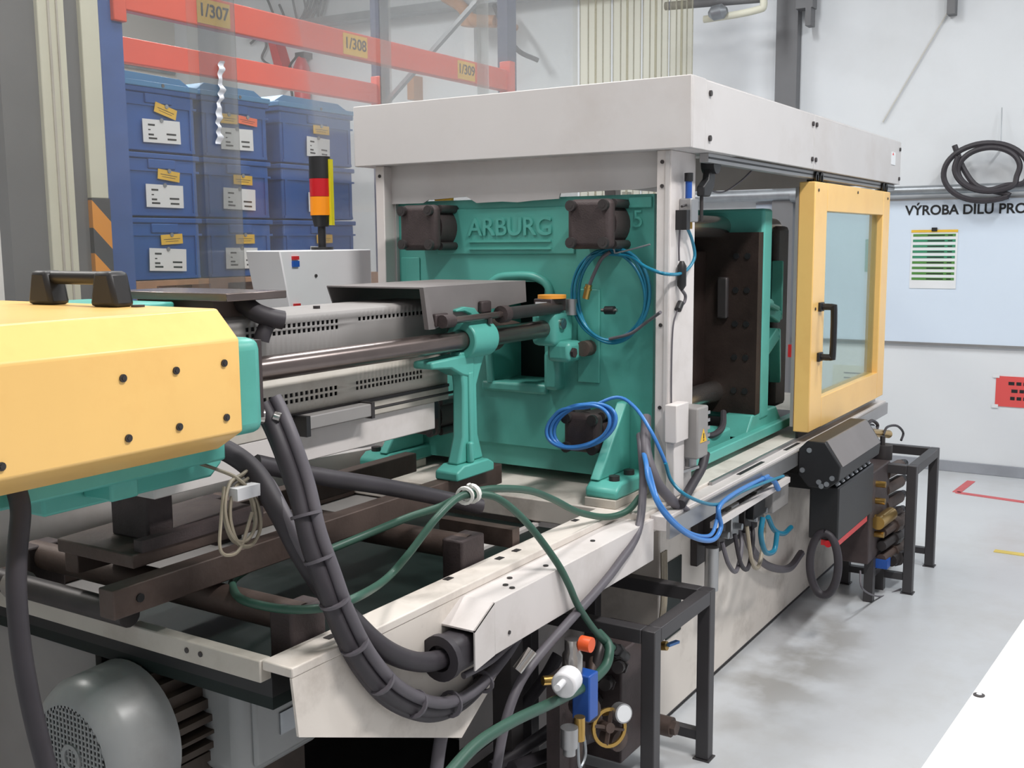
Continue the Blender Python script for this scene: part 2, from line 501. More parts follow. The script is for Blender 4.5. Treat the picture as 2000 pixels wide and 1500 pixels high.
# papers that show through the door pane
pp = empty('green_leaflet', (7.725, 1.9, 1.36), 'green and grey leaflet on the board seen through the door pane', 'leaflet')
build(MB().box(7.726, 7.73, 1.80, 1.945, 1.372, 1.60), 'sheet', 'tealprint', pp)
build(MB().prism([(1.82, 1.42), (1.90, 1.60), (1.80, 1.60), (1.80, 1.42)], 'x', 7.723, 7.726), 'print', 'postgrey', pp)
pr = empty('work_instruction', (7.74, 2.0, 0.52), 'grey printed sheet with a red edge low on the wall behind the yellow door', 'sheet')
build(MB().box(7.745, 7.75, 1.86, 2.151, 0.52, 0.70), 'sheet', 'postcream', pr)
build(MB().box(7.7435, 7.745, 1.86, 1.90, 0.54, 0.69), 'red_edge', 'redpaper', pr)
for k in range(3):
    build(MB().box(7.7435, 7.745, 1.93, 2.07, 0.64 - k * 0.035, 0.65 - k * 0.035), 'print', 'print', pr)

# pipe along the wall with brackets
wp = empty('wall_pipe', (7.66, 3, 1.85), 'grey pipe running along the back wall above the notice board', 'pipe')
build(MB().cyl((7.66, -4, 1.935), (7.66, 2.35, 1.925), 0.03, 14), 'pipe', 'galv', wp)
build(MB().cyl((7.66, 2.35, 1.925), (7.66, 5.2, 1.915), 0.042, 14), 'sleeve', 'galv', wp, label='thicker grey pipe section')
for y in (2.42, 3.3):
    build(MB().cyl((7.66, y - 0.04, 1.92), (7.66, y + 0.04, 1.92), 0.055, 16), 'coupling', 'galv', wp)
for y in (-1.2, 0.6, 2.1, 3.8):
    build(MB().box(7.65, 7.75, y - 0.015, y + 0.015, 1.88, 1.985), 'bracket', 'galv', wp)
# coil of black hose on the wall
hc = empty('hose_coil', (7.62, 1.17, 1.80), 'coil of black hose hanging on the wall above the board heading', 'hose')
pts = []
for k in range(0):
    t = k / 64 * 3 * 2 * math.pi
    r = 0.275 - 0.03 * (k / 64) * 2 + 0.02 * math.sin(t * 1.7)
    pts.append((7.60 - 0.012 * (k % 5) / 5, 1.15 + 0.03 * math.sin(t / 3) + r * math.cos(t), 2.035 - 0.02 * math.cos(t / 2) + r * 0.72 * math.sin(t)))
pts = [(7.600, 1.363, 2.207), (7.600, 1.335, 2.136), (7.600, 1.290, 2.035), (7.590, 1.199, 1.929)] + [(7.585 - .01 * (k // 12), 1.165 - .02 * (k // 12) + (.255, .185, .225)[k // 12] * math.cos(a), 2.025 + .02 * (k // 12) + (.185, .135, .165)[k // 12] * math.sin(a)) for k, a in [(k, -2.2 + k * math.pi / 6) for k in range(30)]]
build(MB().tube(pts, 0.018, 8, 4), 'hose', 'rubber', hc)
build(MB().cyl((7.700, 1.101, 2.440), (7.620, 1.084, 2.190), 0.003, 6), 'hanging_wire', 'galv', hc)
build(MB().cyl((7.56, 1.085, 2.17), (7.75, 1.085, 2.20), 0.008, 8), 'hook', 'galv', hc)

# grey steel column on the back wall with bracket
sc = empty('steel_column', (7.66, 2.52, 0), 'grey steel column standing against the back wall', 'column')
build(MB().box(7.66, 7.672, 2.45, 2.605, 0, 5.2), 'flange', 'postgrey', sc)
build(MB().box(7.738, 7.75, 2.45, 2.605, 0, 5.2), 'flange', 'postgrey', sc)
build(MB().box(7.672, 7.738, 2.45, 2.464, 0, 5.2).box(7.672, 7.738, 2.591, 2.605, 0, 5.2), 'web', 'postgrey', sc)
build(MB().box(7.60, 7.70, 2.33, 2.45, 3.20, 3.34).box(7.60, 7.70, 2.34, 2.38, 3.08, 3.20), 'bracket', 'postgrey', sc)
build(MB().bar((7.735, 1.86, 2.40), (7.735, 1.20, 3.55), 0.008, 0.008), 'bracing_rod', 'wallgrey', label='thin slanting grey rod high on the back wall', cat='rod')
build(MB().box(7.66, 7.75, 1.41, 1.46, 3.06, 3.5), 'cable_bracket', 'postgrey', label='small grey bracket high on the back wall', cat='bracket')
# pipes overhead
op = empty('overhead_pipe', (7.2, 3, 3.2), 'cream pipe bend hung above the machine near the grey column', 'pipe')
build(MB().tube([(7.200, 2.965, 3.122), (7.200, 2.724, 3.128), (7.200, 2.569, 3.143), (7.200, 2.541, 3.160), (7.200, 2.542, 3.227), (7.200, 2.550, 3.399), (7.2, (7.200, 2.550, 3.399)[1], 5.2)], 0.025, 10), 'pipe', 'postcream', op)
build(MB().cyl((7.250, 3.279, 3.257), (7.250, 2.581, 3.224), 0.03, 10), 'crossbar', 'postgrey', op)
build(MB().lathe([(0, .02), (.03, .05), (.1, .05), (.13, .02)], (7.150, 2.908, 3.141), (0, -1, .1), 14), 'fitting', 'galv', op, label='bright metal fitting')
# cable tray on the back wall
ct = empty('cable_tray', (7.6, 5.6, 3.4), 'galvanised cable tray running high across the back wall behind the racking', 'cable tray')
build(MB().bar((7.62, 7.8, 3.60), (7.62, 3.6, 3.52), 0.14, 0.012).bar((7.55, 7.8, 3.63), (7.55, 3.6, 3.55), 0.008, 0.06).bar((7.69, 7.8, 3.63), (7.69, 3.6, 3.55), 0.008, 0.06), 'tray', 'galv', ct)
build(MB().tube([(7.5, 4.9, 3.5), (7.4, 4.75, 3.30), (7.45, 4.65, 3.12), (7.6, 4.55, 3.05)], 0.02, 8), 'hanging_cable', 'rubber', ct)
build(MB().box(7.66, 7.75, (7.700, 5.211, 3.264)[1], (7.700, 5.311, 3.274)[1], 3.05, 3.5), 'riser', 'paper', ct, label='short white cable riser')
oa = empty('swing_arm', (7.500, 5.179, 3.456), 'orange brown swing arm on the back wall between the rack uprights', 'arm')
build(MB().tube([(7.550, 5.430, 3.650), (7.500, 5.230, 3.535), (7.450, 5.120, 3.432), (7.450, 5.054, 3.393), (7.450, 4.855, 3.362)], .05, 10), 'arm', 'orangebrown', oa)
build(MB().cyl((7.450, 5.114, 3.440), (7.450, 5.126, 3.352), .06, 14), 'pivot', 'orangebrown', oa)
build(MB().cyl((7.450, 4.855, 3.362), (7.75, (7.450, 4.855, 3.362)[1], (7.450, 4.855, 3.362)[2]), .03, 10), 'wall_stub', 'orangebrown', oa)
build(MB().box(7.62, 7.75, (7.700, 5.824, 2.979)[1], (7.700, 5.897, 2.985)[1], (7.700, 5.867, 2.846)[2], (7.700, 5.862, 3.047)[2]), 'wall_hanger', 'orangebrown', label='small orange brown hanger on the wall under the rack beam', cat='hanger')
# red fittings and wires on the back wall behind the racking
q = Vector((7.660, 7.172, 3.086))
fx = empty('red_cylinder', q, 'red cylinder with a dark head on the wall behind the orange rack beams', 'cylinder')
build(MB().lathe([(0, .02), (0.01, .075), (.36, .075), (.43, .045), (.46, .025)], q + Vector((0, 0, -.2)), (0, 0, 1), 20), 'cylinder', 'red', fx)
build(MB().box(q.x - .03, q.x + .09, q.y - .06, q.y + .05, q.z + .24, q.z + .29), 'valve_head', 'black', fx)
build(MB().tube([q + Vector((0, .05, .27)), q + Vector((0, .16, .15)), q + Vector((0, .13, -.1))], .012, 8), 'hose', 'black', fx)
q = Vector((7.700, 7.447, 3.375))
fr = empty('hose_bracket', q, 'slanting red bracket with a bent wire between the rack beams', 'bracket')
build(MB().prism([(q.y + .14, q.z + .25), (q.y + .06, q.z + .25), (q.y - .12, q.z - .25), (q.y - .02, q.z - .3)], 'x', 7.62, 7.75), 'bracket', 'red', fr)
build(MB().tube([(7.7, q.y + .42, q.z + .16), (7.7, q.y + .26, q.z + .23), (7.69, q.y + .2, q.z + .12), (7.69, q.y + .26, q.z), (7.7, q.y + .1, q.z - .1)], .012, 6), 'wire', 'postgrey', fr)
wc = empty('wall_conduit', (5, 8.95, 3.05), 'grey conduits clipped along the far wall behind the rack beams', 'conduit')
for z in (3.05, 3.35):
    build(MB().cyl((2.6, 8.97, z), (7.7, 8.97, z), .018, 8), 'conduit', 'galv', wc)
q = Vector((7.700, 7.278, 3.732))
wu = empty('wire_bundle', q, 'dark tangle of wires on the back wall above the orange beam', 'wires')
for k in range(5):
    build(MB().tube([q + Vector((0, .35 - .16 * k, .2 - .08 * (k % 2))), q + Vector((-.02, .16 - .12 * k, -.08)), q + Vector((0, -.08 - .08 * k, -.04 + .04 * k)), q + Vector((0, -.24 - .04 * k, .24))], .012, 6), 'wire', 'postgrey', wu)

# ================================================================== PALLET RACK
rk = empty('pallet_rack', (4.15, 4.0, 0), 'blue pallet rack with orange beams standing behind the machine', 'rack')
def upright(x, y, m):
    mb = MB().box(x - .05, x + .05, y - .035, y - .03, 0, 4.2).box(x - .05, x - .045, y - .03, y + .035, 0, 4.2).box(x + .045, x + .05, y - .03, y + .035, 0, 4.2)
    mb.box(x - .07, x + .07, y - .06, y + .06, 0, .008)
    build(mb, 'upright', m, rk)
for x, y, m in ((2.74, 3.57, 'rackblue'), (2.74, 4.55, 'rackblue'), (5.60, 3.57, 'racknavy'), (5.60, 4.55, 'racknavy')):
    upright(x, y, m)
def beam(y, z0, z1, s):
    b = build(MB().box(2.79, 5.55, y - .025, y + .025, z0, z1), 'beam', 'rackorange', rk, bev=.006)
    for x in (2.77, 5.575):
        build(MB().box(x - .03, x + .03, y - .045 * s, y + .03, z0 - .05, z1 + .05), 'beam_bracket', 'rackorange', b, bev=.004)
for y, s in ((3.56, 1), (4.56, 1)):
    beam(y, 2.50, 2.625, s)
    beam(y, 1.19, 1.31, s)
for x in (2.74, 5.60):
    for a, b in (((x, 3.6, .4), (x, 4.52, 1.1)), ((x, 4.52, 1.1), (x, 3.6, 1.8)), ((x, 3.6, 1.8), (x, 4.52, 2.5)), ((x, 4.52, 2.5), (x, 3.6, 3.2)), ((x, 3.6, 3.2), (x, 4.52, 3.9))):
        build(MB().bar(a, b, .035, .025), 'brace', 'galv', rk)
for s, (a, b) in zip(('1/307', '1/308', '1/309'), ((3.165, 3.345), (4.07, 4.25), (5.03, 5.20))):
    lb = build(MB().box(a, b, 3.533, 3.535, 2.512, 2.612), 'location_label', 'tag', rk, label='yellow location label')
    text('number', s, .074, ((a + b) / 2, 3.532, 2.565), (1, 0, 0), (0, 0, 1), 'print', lb, .0005, 'CENTER', .0012, sx=.98)

# crates
def make_crate(w_=.205):
    t = empty('crate', (0, 0, 0))
    d, h = .30, .262
    mb = MB()
    mb.box(-w_ + .012, w_ - .012, .008, .6, 0.0, h - .02)
    body = build(mb, 'body', 'crate', t, bev=.008)
    build(MB().box(-w_, w_, 0, .605, h - .022, h), 'rim', 'crate', t, bev=.004)
    build(MB().box(-w_ + .004, w_ - .004, .002, .6, h - .075, h - .066), 'rim_rib', 'crate', t)
    build(MB().box(-.07, .07, -.002, .012, h - .064, h - .024), 'handle_grip', 'crate', t, bev=.004)
    for s in (-1, 1):
        build(MB().box(s * (w_ - .035) - .008, s * (w_ - .035) + .008, .002, .012, .01, h - .075), 'corner_rib', 'crate', t)
    build(MB().box(-w_ + .02, w_ - .02, .002, .01, .004, .016), 'foot_rib', 'crate', t)
    return t
def card(t, x, z, wd, ht, rot, m, nm, pr, parent_y=-.004):
    a = math.radians(rot); ca, sa = math.cos(a), math.sin(a)
    def q(u, v, y): return (x + u * ca - v * sa, y, z + u * sa + v * ca)
    o = WL[t]
    def slab(u0, u1, v0, v1, y0, y1):
        vs = [Vector(q(u, v, y)) + o for y in (y0, y1) for u, v in ((u0, v0), (u1, v0), (u1, v1), (u0, v1))]
        return MB().add(vs, [(0, 1, 2, 3), (7, 6, 5, 4), (0, 4, 5, 1), (1, 5, 6, 2), (2, 6, 7, 3), (3, 7, 4, 0)])
    lb = build(slab(-wd / 2, wd / 2, -ht / 2, ht / 2, parent_y, parent_y + .0015), nm, m, t)
    mb = MB()
    for (u0, u1, v0, v1) in pr:
        s = slab(u0 * wd, u1 * wd, v0 * ht, v1 * ht, parent_y - .0006, parent_y)
        mb.add(s.v, s.f)
    build(mb, 'print', 'print', lb)
    build(MB().cyl(Vector(q(0, ht / 2 - .002, parent_y - .004)) + o, Vector(q(0, ht / 2 - .002, parent_y)) + o, .009, 10), 'pin', 'galv', lb)
PR_W = [(-.36, -.18, .22, .3), (-.36, -.3, .02, .07), (-.36, -.22, -.2, -.12), (-.36, -.14, -.36, -.28), (.12, .38, -.14, -.06), (.14, .38, -.36, -.28)]
PR_Y = [(-.38, .38, .0, .05), (-.3, .3, -.22, -.18)]
def copy_tree(o, parent=None):
    c = o.copy(); COL.objects.link(c); c.parent = parent
    for ch in list(o.children):
        copy_tree(ch, c)
    return c
def crate(x, z, label, group, cards, lid=None, y=3.70, proto=None, w_=.205):
    t = copy_tree(proto)
    t.location = (x, y, z); WL[t] = Vector((x, y, z))
    tag(t, label, 'crate', group)
    for c in cards:
        card(t, *c)
    if lid:
        l = build(MB().box(x - w_ - .005, x + w_ + .005, y - .006, y + .61, z + .262, z + .285), 'lid', 'lid', t, bev=.004)
        build(MB().prism([(x - w_, z + .285), (x + w_, z + .285), (x + w_ * .7, z + .318), (x - w_ * .75, z + .322)], 'y', y + .03, y + .58), 'lid_panel', 'lid', l, bev=.004)
        build(MB().cyl((x + .02, y - .008, z + .274), (x + .02, y - .004, z + .274), .008, 10), 'lid_latch', 'postgrey', l)
# a bare prototype for the copies (taken before any cards are added)
proto_a = make_crate(); proto_b = make_crate(.268)
CX = (3.085, 3.518, 4.055)
names = ('left stack beside the blue upright', 'middle stack behind the clear strip edge', 'right stack behind the signal tower')
rows = ('lowest', 'middle', 'topmost')
for ci, x in enumerate(CX):
    for r in range(3):
        z = 1.452 + r * .268
        jx = (.01, -.0, .0)[ci]
        cards = [(jx + .015 * (2 - r) * 0 - .005, .085, .195 if ci < 2 else .165, .095, random.uniform(-3, 1), 'paper', 'label', PR_W),
                 (jx + .02, .172, .115, .042, (-14, -4, 0)[ci] if r == 2 else (-6 if r == 1 else 3) * (1 if ci == 0 else .2), 'tag', 'yellow_tag', PR_Y)]
        if ci == 1 and r == 2:
            cards[1] = (-.05, .172, .10, .042, 1, 'tag', 'yellow_tag', PR_Y)
            cards.append((.062, .172, .12, .036, -4, 'tagorange', 'orange_tag', PR_Y))
        crate(x, z, 'blue plastic crate with white label, %s of the %s' % (rows[r], names[ci]), 'labelled blue crates on the rack', cards, lid=(r == 2), proto=(proto_b if ci == 2 else proto_a), w_=(.268 if ci == 2 else .205))
# lower level of the rack, seen under the injection unit
for k, x in enumerate((3.95, 4.42)):
    wds = ('left', 'right')[k]
    for r in range(2):
        crate(x, .145 + r * .268, 'blue crate on the low pallet under the rack, %s stack, %s one' % (wds, ('lower', 'upper')[r]), 'blue crates on the low pallet',
              [(0, .085, .19, .09, 0, 'paper', 'label', PR_W), (.0, .172, .12, .042, 0, 'tag', 'yellow_tag', PR_Y)], proto=proto_a)
def pallet(x0, x1, y0, y1, z, label):
    t = empty('pallet', ((x0 + x1) / 2, (y0 + y1) / 2, z), label, 'pallet', 'wooden pallets')
    for k in range(6):
        y = y0 + (y1 - y0 - .1) * k / 5
        build(MB().box(x0, x1, y, y + .1, z + .12, z + .14), 'deck_board', 'wood', t)
    for k in range(3):
        x = x0 + (x1 - x0 - .1) * k / 2
        for j in range(3):
            y = y0 + (y1 - y0 - .12) * j / 2
            build(MB().box(x, x + .1, y, y + .12, z + .02, z + .12), 'block', 'wood', t)
        build(MB().box(x, x + .1, y0, y1, z, z + .02), 'bottom_board', 'wood', t)
pallet(2.86, 3.74, 3.62, 4.42, 1.311, 'wooden pallet on the rack beam under the left and middle crate stacks')
pallet(3.76, 4.40, 3.62, 4.42, 1.311, 'wooden pallet on the rack beam under the right crate stack')
pallet(3.78, 4.66, 3.62, 4.42, 0.004, 'wooden pallet on the floor under the rack')
for pr_ in (proto_a, proto_b):
    for o in list(pr_.children) + [pr_]:
        bpy.data.objects.remove(o, do_unlink=True)

# cream door posts with hazard stripes at the left
t = empty('door_post', (2.28, 3.3, 0), 'cream post with dark grey edges at the far left of the strip curtain', 'post')
build(MB().box(2.235, 2.335, 3.25, 3.35, 0, 4.2), 'post', 'postcream', t, bev=.004)
build(MB().box(2.10, 2.235, 3.27, 3.33, 0, 4.2), 'side_channel', 'postgrey', t)
build(MB().box(2.268, 2.276, 3.244, 3.25, 0, 4.2).box(2.30, 2.306, 3.244, 3.25, 0, 4.2), 'seam', 'panelcream', t)
t = empty('guard_post', (2.44, 3.3, 0), 'cream post with orange and black hazard stripes beside the blue upright', 'post')
build(MB().box(2.412, 2.485, 3.27, 3.35, 1.765, 4.2), 'post', 'postcream', t, bev=.003)
build(MB().box(2.337, 2.412, 3.29, 3.34, 0, 4.2), 'side_channel', 'postgrey', t)
build(MB().box(2.412, 2.487, 3.268, 3.352, 0, 1.765), 'striped_guard', 'hazard', t, label='orange and dark diagonal hazard stripes')

# ================================================================== STRIP CURTAIN
cu = empty('strip_curtain', (4.0, 2.78, 0.5), 'clear plastic strip curtain hanging behind the machine', 'curtain')
build(MB().cyl((0.6, 2.80, 3.9), (6.9, 2.80, 3.9), .02, 12), 'rail', 'galv', cu)
for x in (0.7, 3.7, 6.8):
    build(MB().cyl((x, 2.80, 3.9), (x, 2.80, 5.2), .012, 8), 'rail_hanger', 'galv', cu)
def strip(x0, x1, y, m, amp=.0, wl=.1, z0=.12, edge=0.0):
    n = max(6, int((x1 - x0) / .012)) if amp else 10
    top = []
    for i in range(n + 1):
        u = i / n; x = x0 + (x1 - x0) * u
        yy = y + amp * math.sin(2 * math.pi * (x - x0) / wl)
        if edge:
            yy -= edge * max(0, (u - .9) / .1) ** 2
        top.append((x, yy))
    poly = top + [(a, b + .0025) for a, b in reversed(top)]
    mb = MB()
    N = len(poly)
    k = n + 1
    for z in (z0, 3.9):
        mb.v += [(a, b, z) for a, b in poly]
    for i in range(N):
        j = (i + 1) % N
        mb.f.append((i, j, N + j, N + i))
    for i in range(n):
        mb.f.append((i, N - 1 - i, N - 2 - i, i + 1))
        mb.f.append((N + i, N + i + 1, N + N - 2 - i, N + N - 1 - i))
    build(mb, 'strip', m, cu)
strip(0.7, 1.62, 2.775, 'pvc')
strip(1.56, 2.62, 2.765, 'pvc', edge=.02)
strip(2.45, 3.50, 2.785, 'pvc')
strip(2.47, 2.63, 2.757, 'pvcfold')
# lamp glint on the near strip edge, painted as a whitened rippled ribbon
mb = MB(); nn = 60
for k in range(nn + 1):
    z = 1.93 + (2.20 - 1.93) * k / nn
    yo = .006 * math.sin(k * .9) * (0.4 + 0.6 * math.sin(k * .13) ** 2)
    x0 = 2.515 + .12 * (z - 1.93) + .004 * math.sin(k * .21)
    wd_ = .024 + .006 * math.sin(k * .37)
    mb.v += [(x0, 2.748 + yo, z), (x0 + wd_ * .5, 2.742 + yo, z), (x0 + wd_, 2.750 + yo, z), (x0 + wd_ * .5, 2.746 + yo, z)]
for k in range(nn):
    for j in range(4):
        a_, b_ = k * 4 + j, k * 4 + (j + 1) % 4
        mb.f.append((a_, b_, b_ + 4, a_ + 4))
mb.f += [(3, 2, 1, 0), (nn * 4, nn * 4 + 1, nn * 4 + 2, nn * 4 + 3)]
build(mb, 'edge_glint', 'pvcglint', cu, label='rippled white ribbon painted as a glint on the strip edge', angle=80)
strip(3.42, 4.2, 2.775, 'pvc')
strip(4.12, 5.06, 2.785, 'pvc')
for k in range(8):
    x = 5.05 + k * .19
    strip(x, x + .20, 2.765 + .012 * (k % 2), 'pvcyellow', amp=.012, wl=.09)

# ================================================================== MACHINE BASE
mbs = empty('machine_base', (3.3, 1.9, 0), 'long cream machine base with an open oily tray at the near end', 'machine base')
build(MB().box(3.05, 5.35, 1.38, 2.45, 0.03, .74), 'body', 'cream', mbs, bev=.006)
build(MB().box(3.07, 5.33, 1.40, 2.43, 0.0, .03), 'plinth', 'darksteel', mbs)
build(MB().box(3.10, 3.22, 1.376, 1.384, .30, .56), 'body_opening', 'pit', mbs, label='dark opening in the side')
build(MB().box(2.76, 5.42, 1.30, 2.45, .74, .81), 'deck', 'cream', mbs, bev=.004)
build(MB().box(1.39, 2.76, 1.376, 1.455, .79, .81), 'side_rim', 'cream', mbs, bev=.003)
build(MB().box(1.39, 2.76, 2.40, 2.45, .735, .81), 'far_rim', 'rust', mbs, bev=.005)
build(MB().box(1.385, 1.415, 1.455, 2.40, .765, .81), 'front_lip', 'panelcream', mbs, bev=.003)
build(MB().box(1.415, 2.76, 1.455, 2.40, .70, .725), 'oil_tray', 'pit', mbs)
build(MB().box(1.415, 1.43, 1.455, 2.40, .725, .80), 'tray_edge', 'black', mbs)
build(MB().box(1.43, 2.76, 1.455, 1.462, .725, .80), 'tray_edge', 'black', mbs)
build(MB().prism([(1.39, .79), (1.403, .669), (1.937, 1.380, 0.446)[::2], (2.059, 1.380, 0.521)[::2], (2.129, 1.380, 0.575)[::2], (2.25, .735), (2.76, .735), (2.76, .79)], 'y', 1.377, 1.383), 'side_skirt', 'cream', mbs)
build(MB().box(1.43, 1.445, 2.02, 2.45, 0, .765), 'front_panel', 'panelgrey', mbs)
build(MB().box(1.445, 3.05, 2.25, 2.45, 0, .735), 'far_panel', 'panelgrey', mbs)
build(MB().box(1.5, 2.5, 1.47, 2.25, 0, .10), 'floor_pan', 'darksteel', mbs)
build(MB().box(2.35, 3.05, 1.66, 1.68, .0, .735), 'inner_panel', 'white', mbs)
for x, y in ((2.3, 1.47), (1.5, 2.19)):
    build(MB().box(x, x + .06, y, y + .06, .1, .735), 'frame_leg', 'darksteel', mbs)
# side shelf rail under the sliding door
sr = build(MB().box(2.80, 5.45, 1.245, 1.30, .755, .80), 'shelf_rail', 'white', mbs, bev=.003)
build(MB().box(2.80, 5.45, 1.235, 1.246, .735, .79), 'rail_edge', 'alu', sr)
build(MB().box(3.25, 5.40, 1.285, 1.297, .80, .812), 'rail_track', 'alu', sr)
for a, b in ((3.45, 3.70), (3.95, 4.12)):
    build(MB().box(a, b, 1.262, 1.277, .7995, .8015), 'rail_slot', 'black', sr, label='dark slot')
for x, y in ((1.55, 1.425), (1.60, 1.425), (2.18, 1.425), (2.26, 1.425), (1.98, 1.44), (2.6, 1.44)):
    build(MB().box(x - .012, x + .012, y - .008, y + .008, .8095, .8115), 'rim_screw', 'darksteel', mbs)
for y in (1.62, 1.66):
    build(MB().cyl((1.386, y, .79), (1.383, y, .79), .006, 8), 'lip_screw', 'darksteel', mbs)
# cross rollers and carriage beams
for x in (1.53, 2.12):
    r = build(MB().cyl((x, 1.475, .845), (x, 2.38, .845), .033, 20), 'cross_bar', 'rust', mbs)
    for y0 in (1.462, 2.33):
        build(MB().box(x - .05, x + .05, y0, y0 + .062, .725, .875), 'end_block', 'cast', r, bev=.006)
build(MB().box(1.25, 2.62, 1.70, 1.745, .885, .945), 'carriage_beam', 'rust', mbs, bev=.003)
build(MB().box(1.40, 2.62, 2.02, 2.065, .885, .945), 'carriage_beam', 'rust', mbs, bev=.003)
build(MB().box(2.30, 2.335, 1.462, 1.70, .80, .85), 'stay', 'rust', mbs)
for x, z in ((1.31, .915),):
    build(MB().cyl((x, 1.70, z), (x, 1.696, z), .009, 10), 'beam_hole', 'black', mbs)
build(MB().cyl((1.36, 1.80, .845), (1.36, 2.38, .845), .026, 16), 'front_shaft', 'darksteel', mbs)
build(MB().cyl((1.36, 2.16, .845), (1.36, 2.20, .845), .034, 16), 'shaft_collar', 'chrome', mbs)
mp = build(MB().prism([(1.36, .945), (1.80, .945), (1.76, .985), (1.36, .975)], 'y', 1.78, 2.03), 'mounting_plate', 'rust', mbs, bev=.004)
build(MB().box(1.38, 1.72, 1.775, 1.80, .975, 1.0), 'clamp_bar', 'cast', mp)

# foot blocks under the platen feet
for y0, y1 in ((1.395, 1.50), (2.27, 2.38)):
    build(MB().box(2.765, 3.0, y0, y1, .81, .838), 'foot_block', 'panelcream', mbs, bev=.003)

# ================================================================== CABLE DUCT
cdt = empty('cable_duct', (2.3, 1.335, .665), 'white sheet metal cable duct along the near side of the base', 'cable duct')
XE = 1.885
mb = MB()
mb.box(XE + .06, 2.80, 1.29, 1.378, .786, .79)
mb.box(XE + .06, 2.80, 1.286, 1.29, .665, .79)
build(mb, 'cover', 'white', cdt, bev=.0015)
build(MB().add([(XE + .06, 1.286, .79), (XE + .06, 1.378, .79), (XE - .02, 1.378, .748), (XE - .02, 1.286, .748),
                (XE + .06, 1.286, .786), (XE + .06, 1.378, .786), (XE - .02, 1.378, .744), (XE - .02, 1.286, .744)],
               [(0, 1, 2, 3), (7, 6, 5, 4), (0, 3, 7, 4), (1, 5, 6, 2), (2, 6, 7, 3), (0, 4, 5, 1)]), 'end_flap', 'white', cdt)
build(MB().prism([(XE - .02, .748), (XE + .06, .79), (XE + .06, .665), (XE - .02, .655)], 'y', 1.286, 1.29), 'end_cheek', 'white', cdt)
build(MB().box(XE + .03, 2.80, 1.29, 1.378, .665, .669), 'floor_plate', 'darksteel', cdt)
for x, y in ((2.06, 1.33), (2.11, 1.35), (2.24, 1.325), (2.5, 1.33), (2.05, 1.305)):
    build(MB().cyl((x, y, .79), (x, y, .7925), .007, 10), 'screw', 'darksteel', cdt)
build(MB().cyl((XE + .12, 1.286, .70), (XE + .12, 1.2835, .70), .005, 8), 'screw', 'darksteel', cdt)

# ================================================================== CLAMPING UNIT
cl = empty('clamping_unit', (3.6, 1.88, .81), 'turquoise cast clamping unit with dark cylinder caps and dark mould', 'machine')
Y0, Y1, Z0, Z1 = 1.387, 2.371, .84, 1.742
HY0, HY1, HZ0, HZ1 = 1.775, 1.985, 1.13, 1.47
mb = MB()
mb.box(3.0, 3.25, HY1, Y1, .92, Z1).box(3.0, 3.25, Y0, HY0, 1.10, Z1).box(3.0, 3.25, HY0, HY1, HZ1, Z1).box(3.0, 3.25, HY0, HY1, .92, HZ0)
mb.box(3.0, 3.25, 1.47, HY0, .92, 1.10)
fp = build(mb, 'fixed_platen', 'green', cl)
build(MB().prism([(1.47, .92), (2.371, .92), (2.31, .845), (1.53, .845)], 'x', 3.02, 3.25), 'platen_foot_web', 'green', cl)
build(MB().box(3.19, 3.22, HY0 - .01, HY1 + .01, HZ0 - .01, HZ1 + .01), 'nozzle_bore', 'pit', cl, label='dark bore in the middle of the platen')
# rim round the opening
mb = MB()
mb.tube([(2.995, HY1 + .0, 1.13), (2.995, HY1 + .015, 1.40), (2.995, HY1 - .02, 1.475), (2.995, 1.88, 1.49), (2.995, HY0 + .03, 1.485), (2.995, HY0 - .02, 1.45), (2.995, HY0 - .025, 1.36), (2.995, HY0 - .025, 1.13)], .014, 10)
build(mb, 'opening_rim', 'green', cl)
build(MB().box(2.985, 3.05, 1.76, 2.02, 1.10, 1.135), 'opening_ledge', 'green', cl, bev=.01)
build(MB().box(2.96, 3.02, 1.70, 1.76, 1.12, 1.25), 'side_boss', 'green', cl, bev=.015)
# raised panels and lettering
build(MB().box(2.992, 3.0, 1.66, 2.20, 1.56, 1.712), 'name_panel', 'green', cl, bev=.005)
text('lettering', 'ARBURG', .083, (2.990, 2.066, 1.648), (0, -1, 0), (0, 0, 1), 'green', cl, .0055, bold=.001, sx=1.02)
build(MB().box(2.984, 2.992, 1.743, 2.064, 1.600, 1.606).box(2.984, 2.992, 1.743, 2.064, 1.576, 1.582), 'rule', 'green', cl)
text('casting_number', '5', .075, (2.998, 1.458, 1.665), (0, -1, 0), (0, 0, 1), 'green', cl, .004)
build(MB().box(2.99, 3.0, 1.392, 1.47, 1.70, 1.735), 'corner_boss', 'green', cl, bev=.004)
# shallow cast ribs
for y, za, zb in ((2.33, 1.15, 1.55), (1.62, 1.15, 1.45)):
    build(MB().box(2.994, 3.0, y - .05, y + .03, za, zb), 'cast_panel', 'green', cl, bev=.005)
# cylinder caps
def cap(y, z, s, label=None):
    c = build(MB().box(2.862, 2.905, y - s, y + s, z - s, z + s), 'cylinder_cap', 'cast', cl, bev=.018, seg=3)
    build(MB().cyl((2.905, y, z), (3.0, y, z), s * .98, 28), 'cylinder_neck', 'cast', c)
    for a in (-1, 1):
        for b in (-1, 1):
            build(hexbolt(MB(), (2.862, y + a * s * .74, z + b * s * .74), (-1, 0, 0), .017, .014), 'bolt', 'darksteel', c)
            build(MB().cyl((2.905, y + a * s * .82, z + b * s * .82), (3.0, y + a * s * .82, z + b * s * .82), .014, 10), 'stud', 'darksteel', c)
cap(1.54, 1.652, .075)
cap(2.187, 1.65, .075)
cap(1.567, 1.01, .062)
cap(2.187, 1.01, .062)
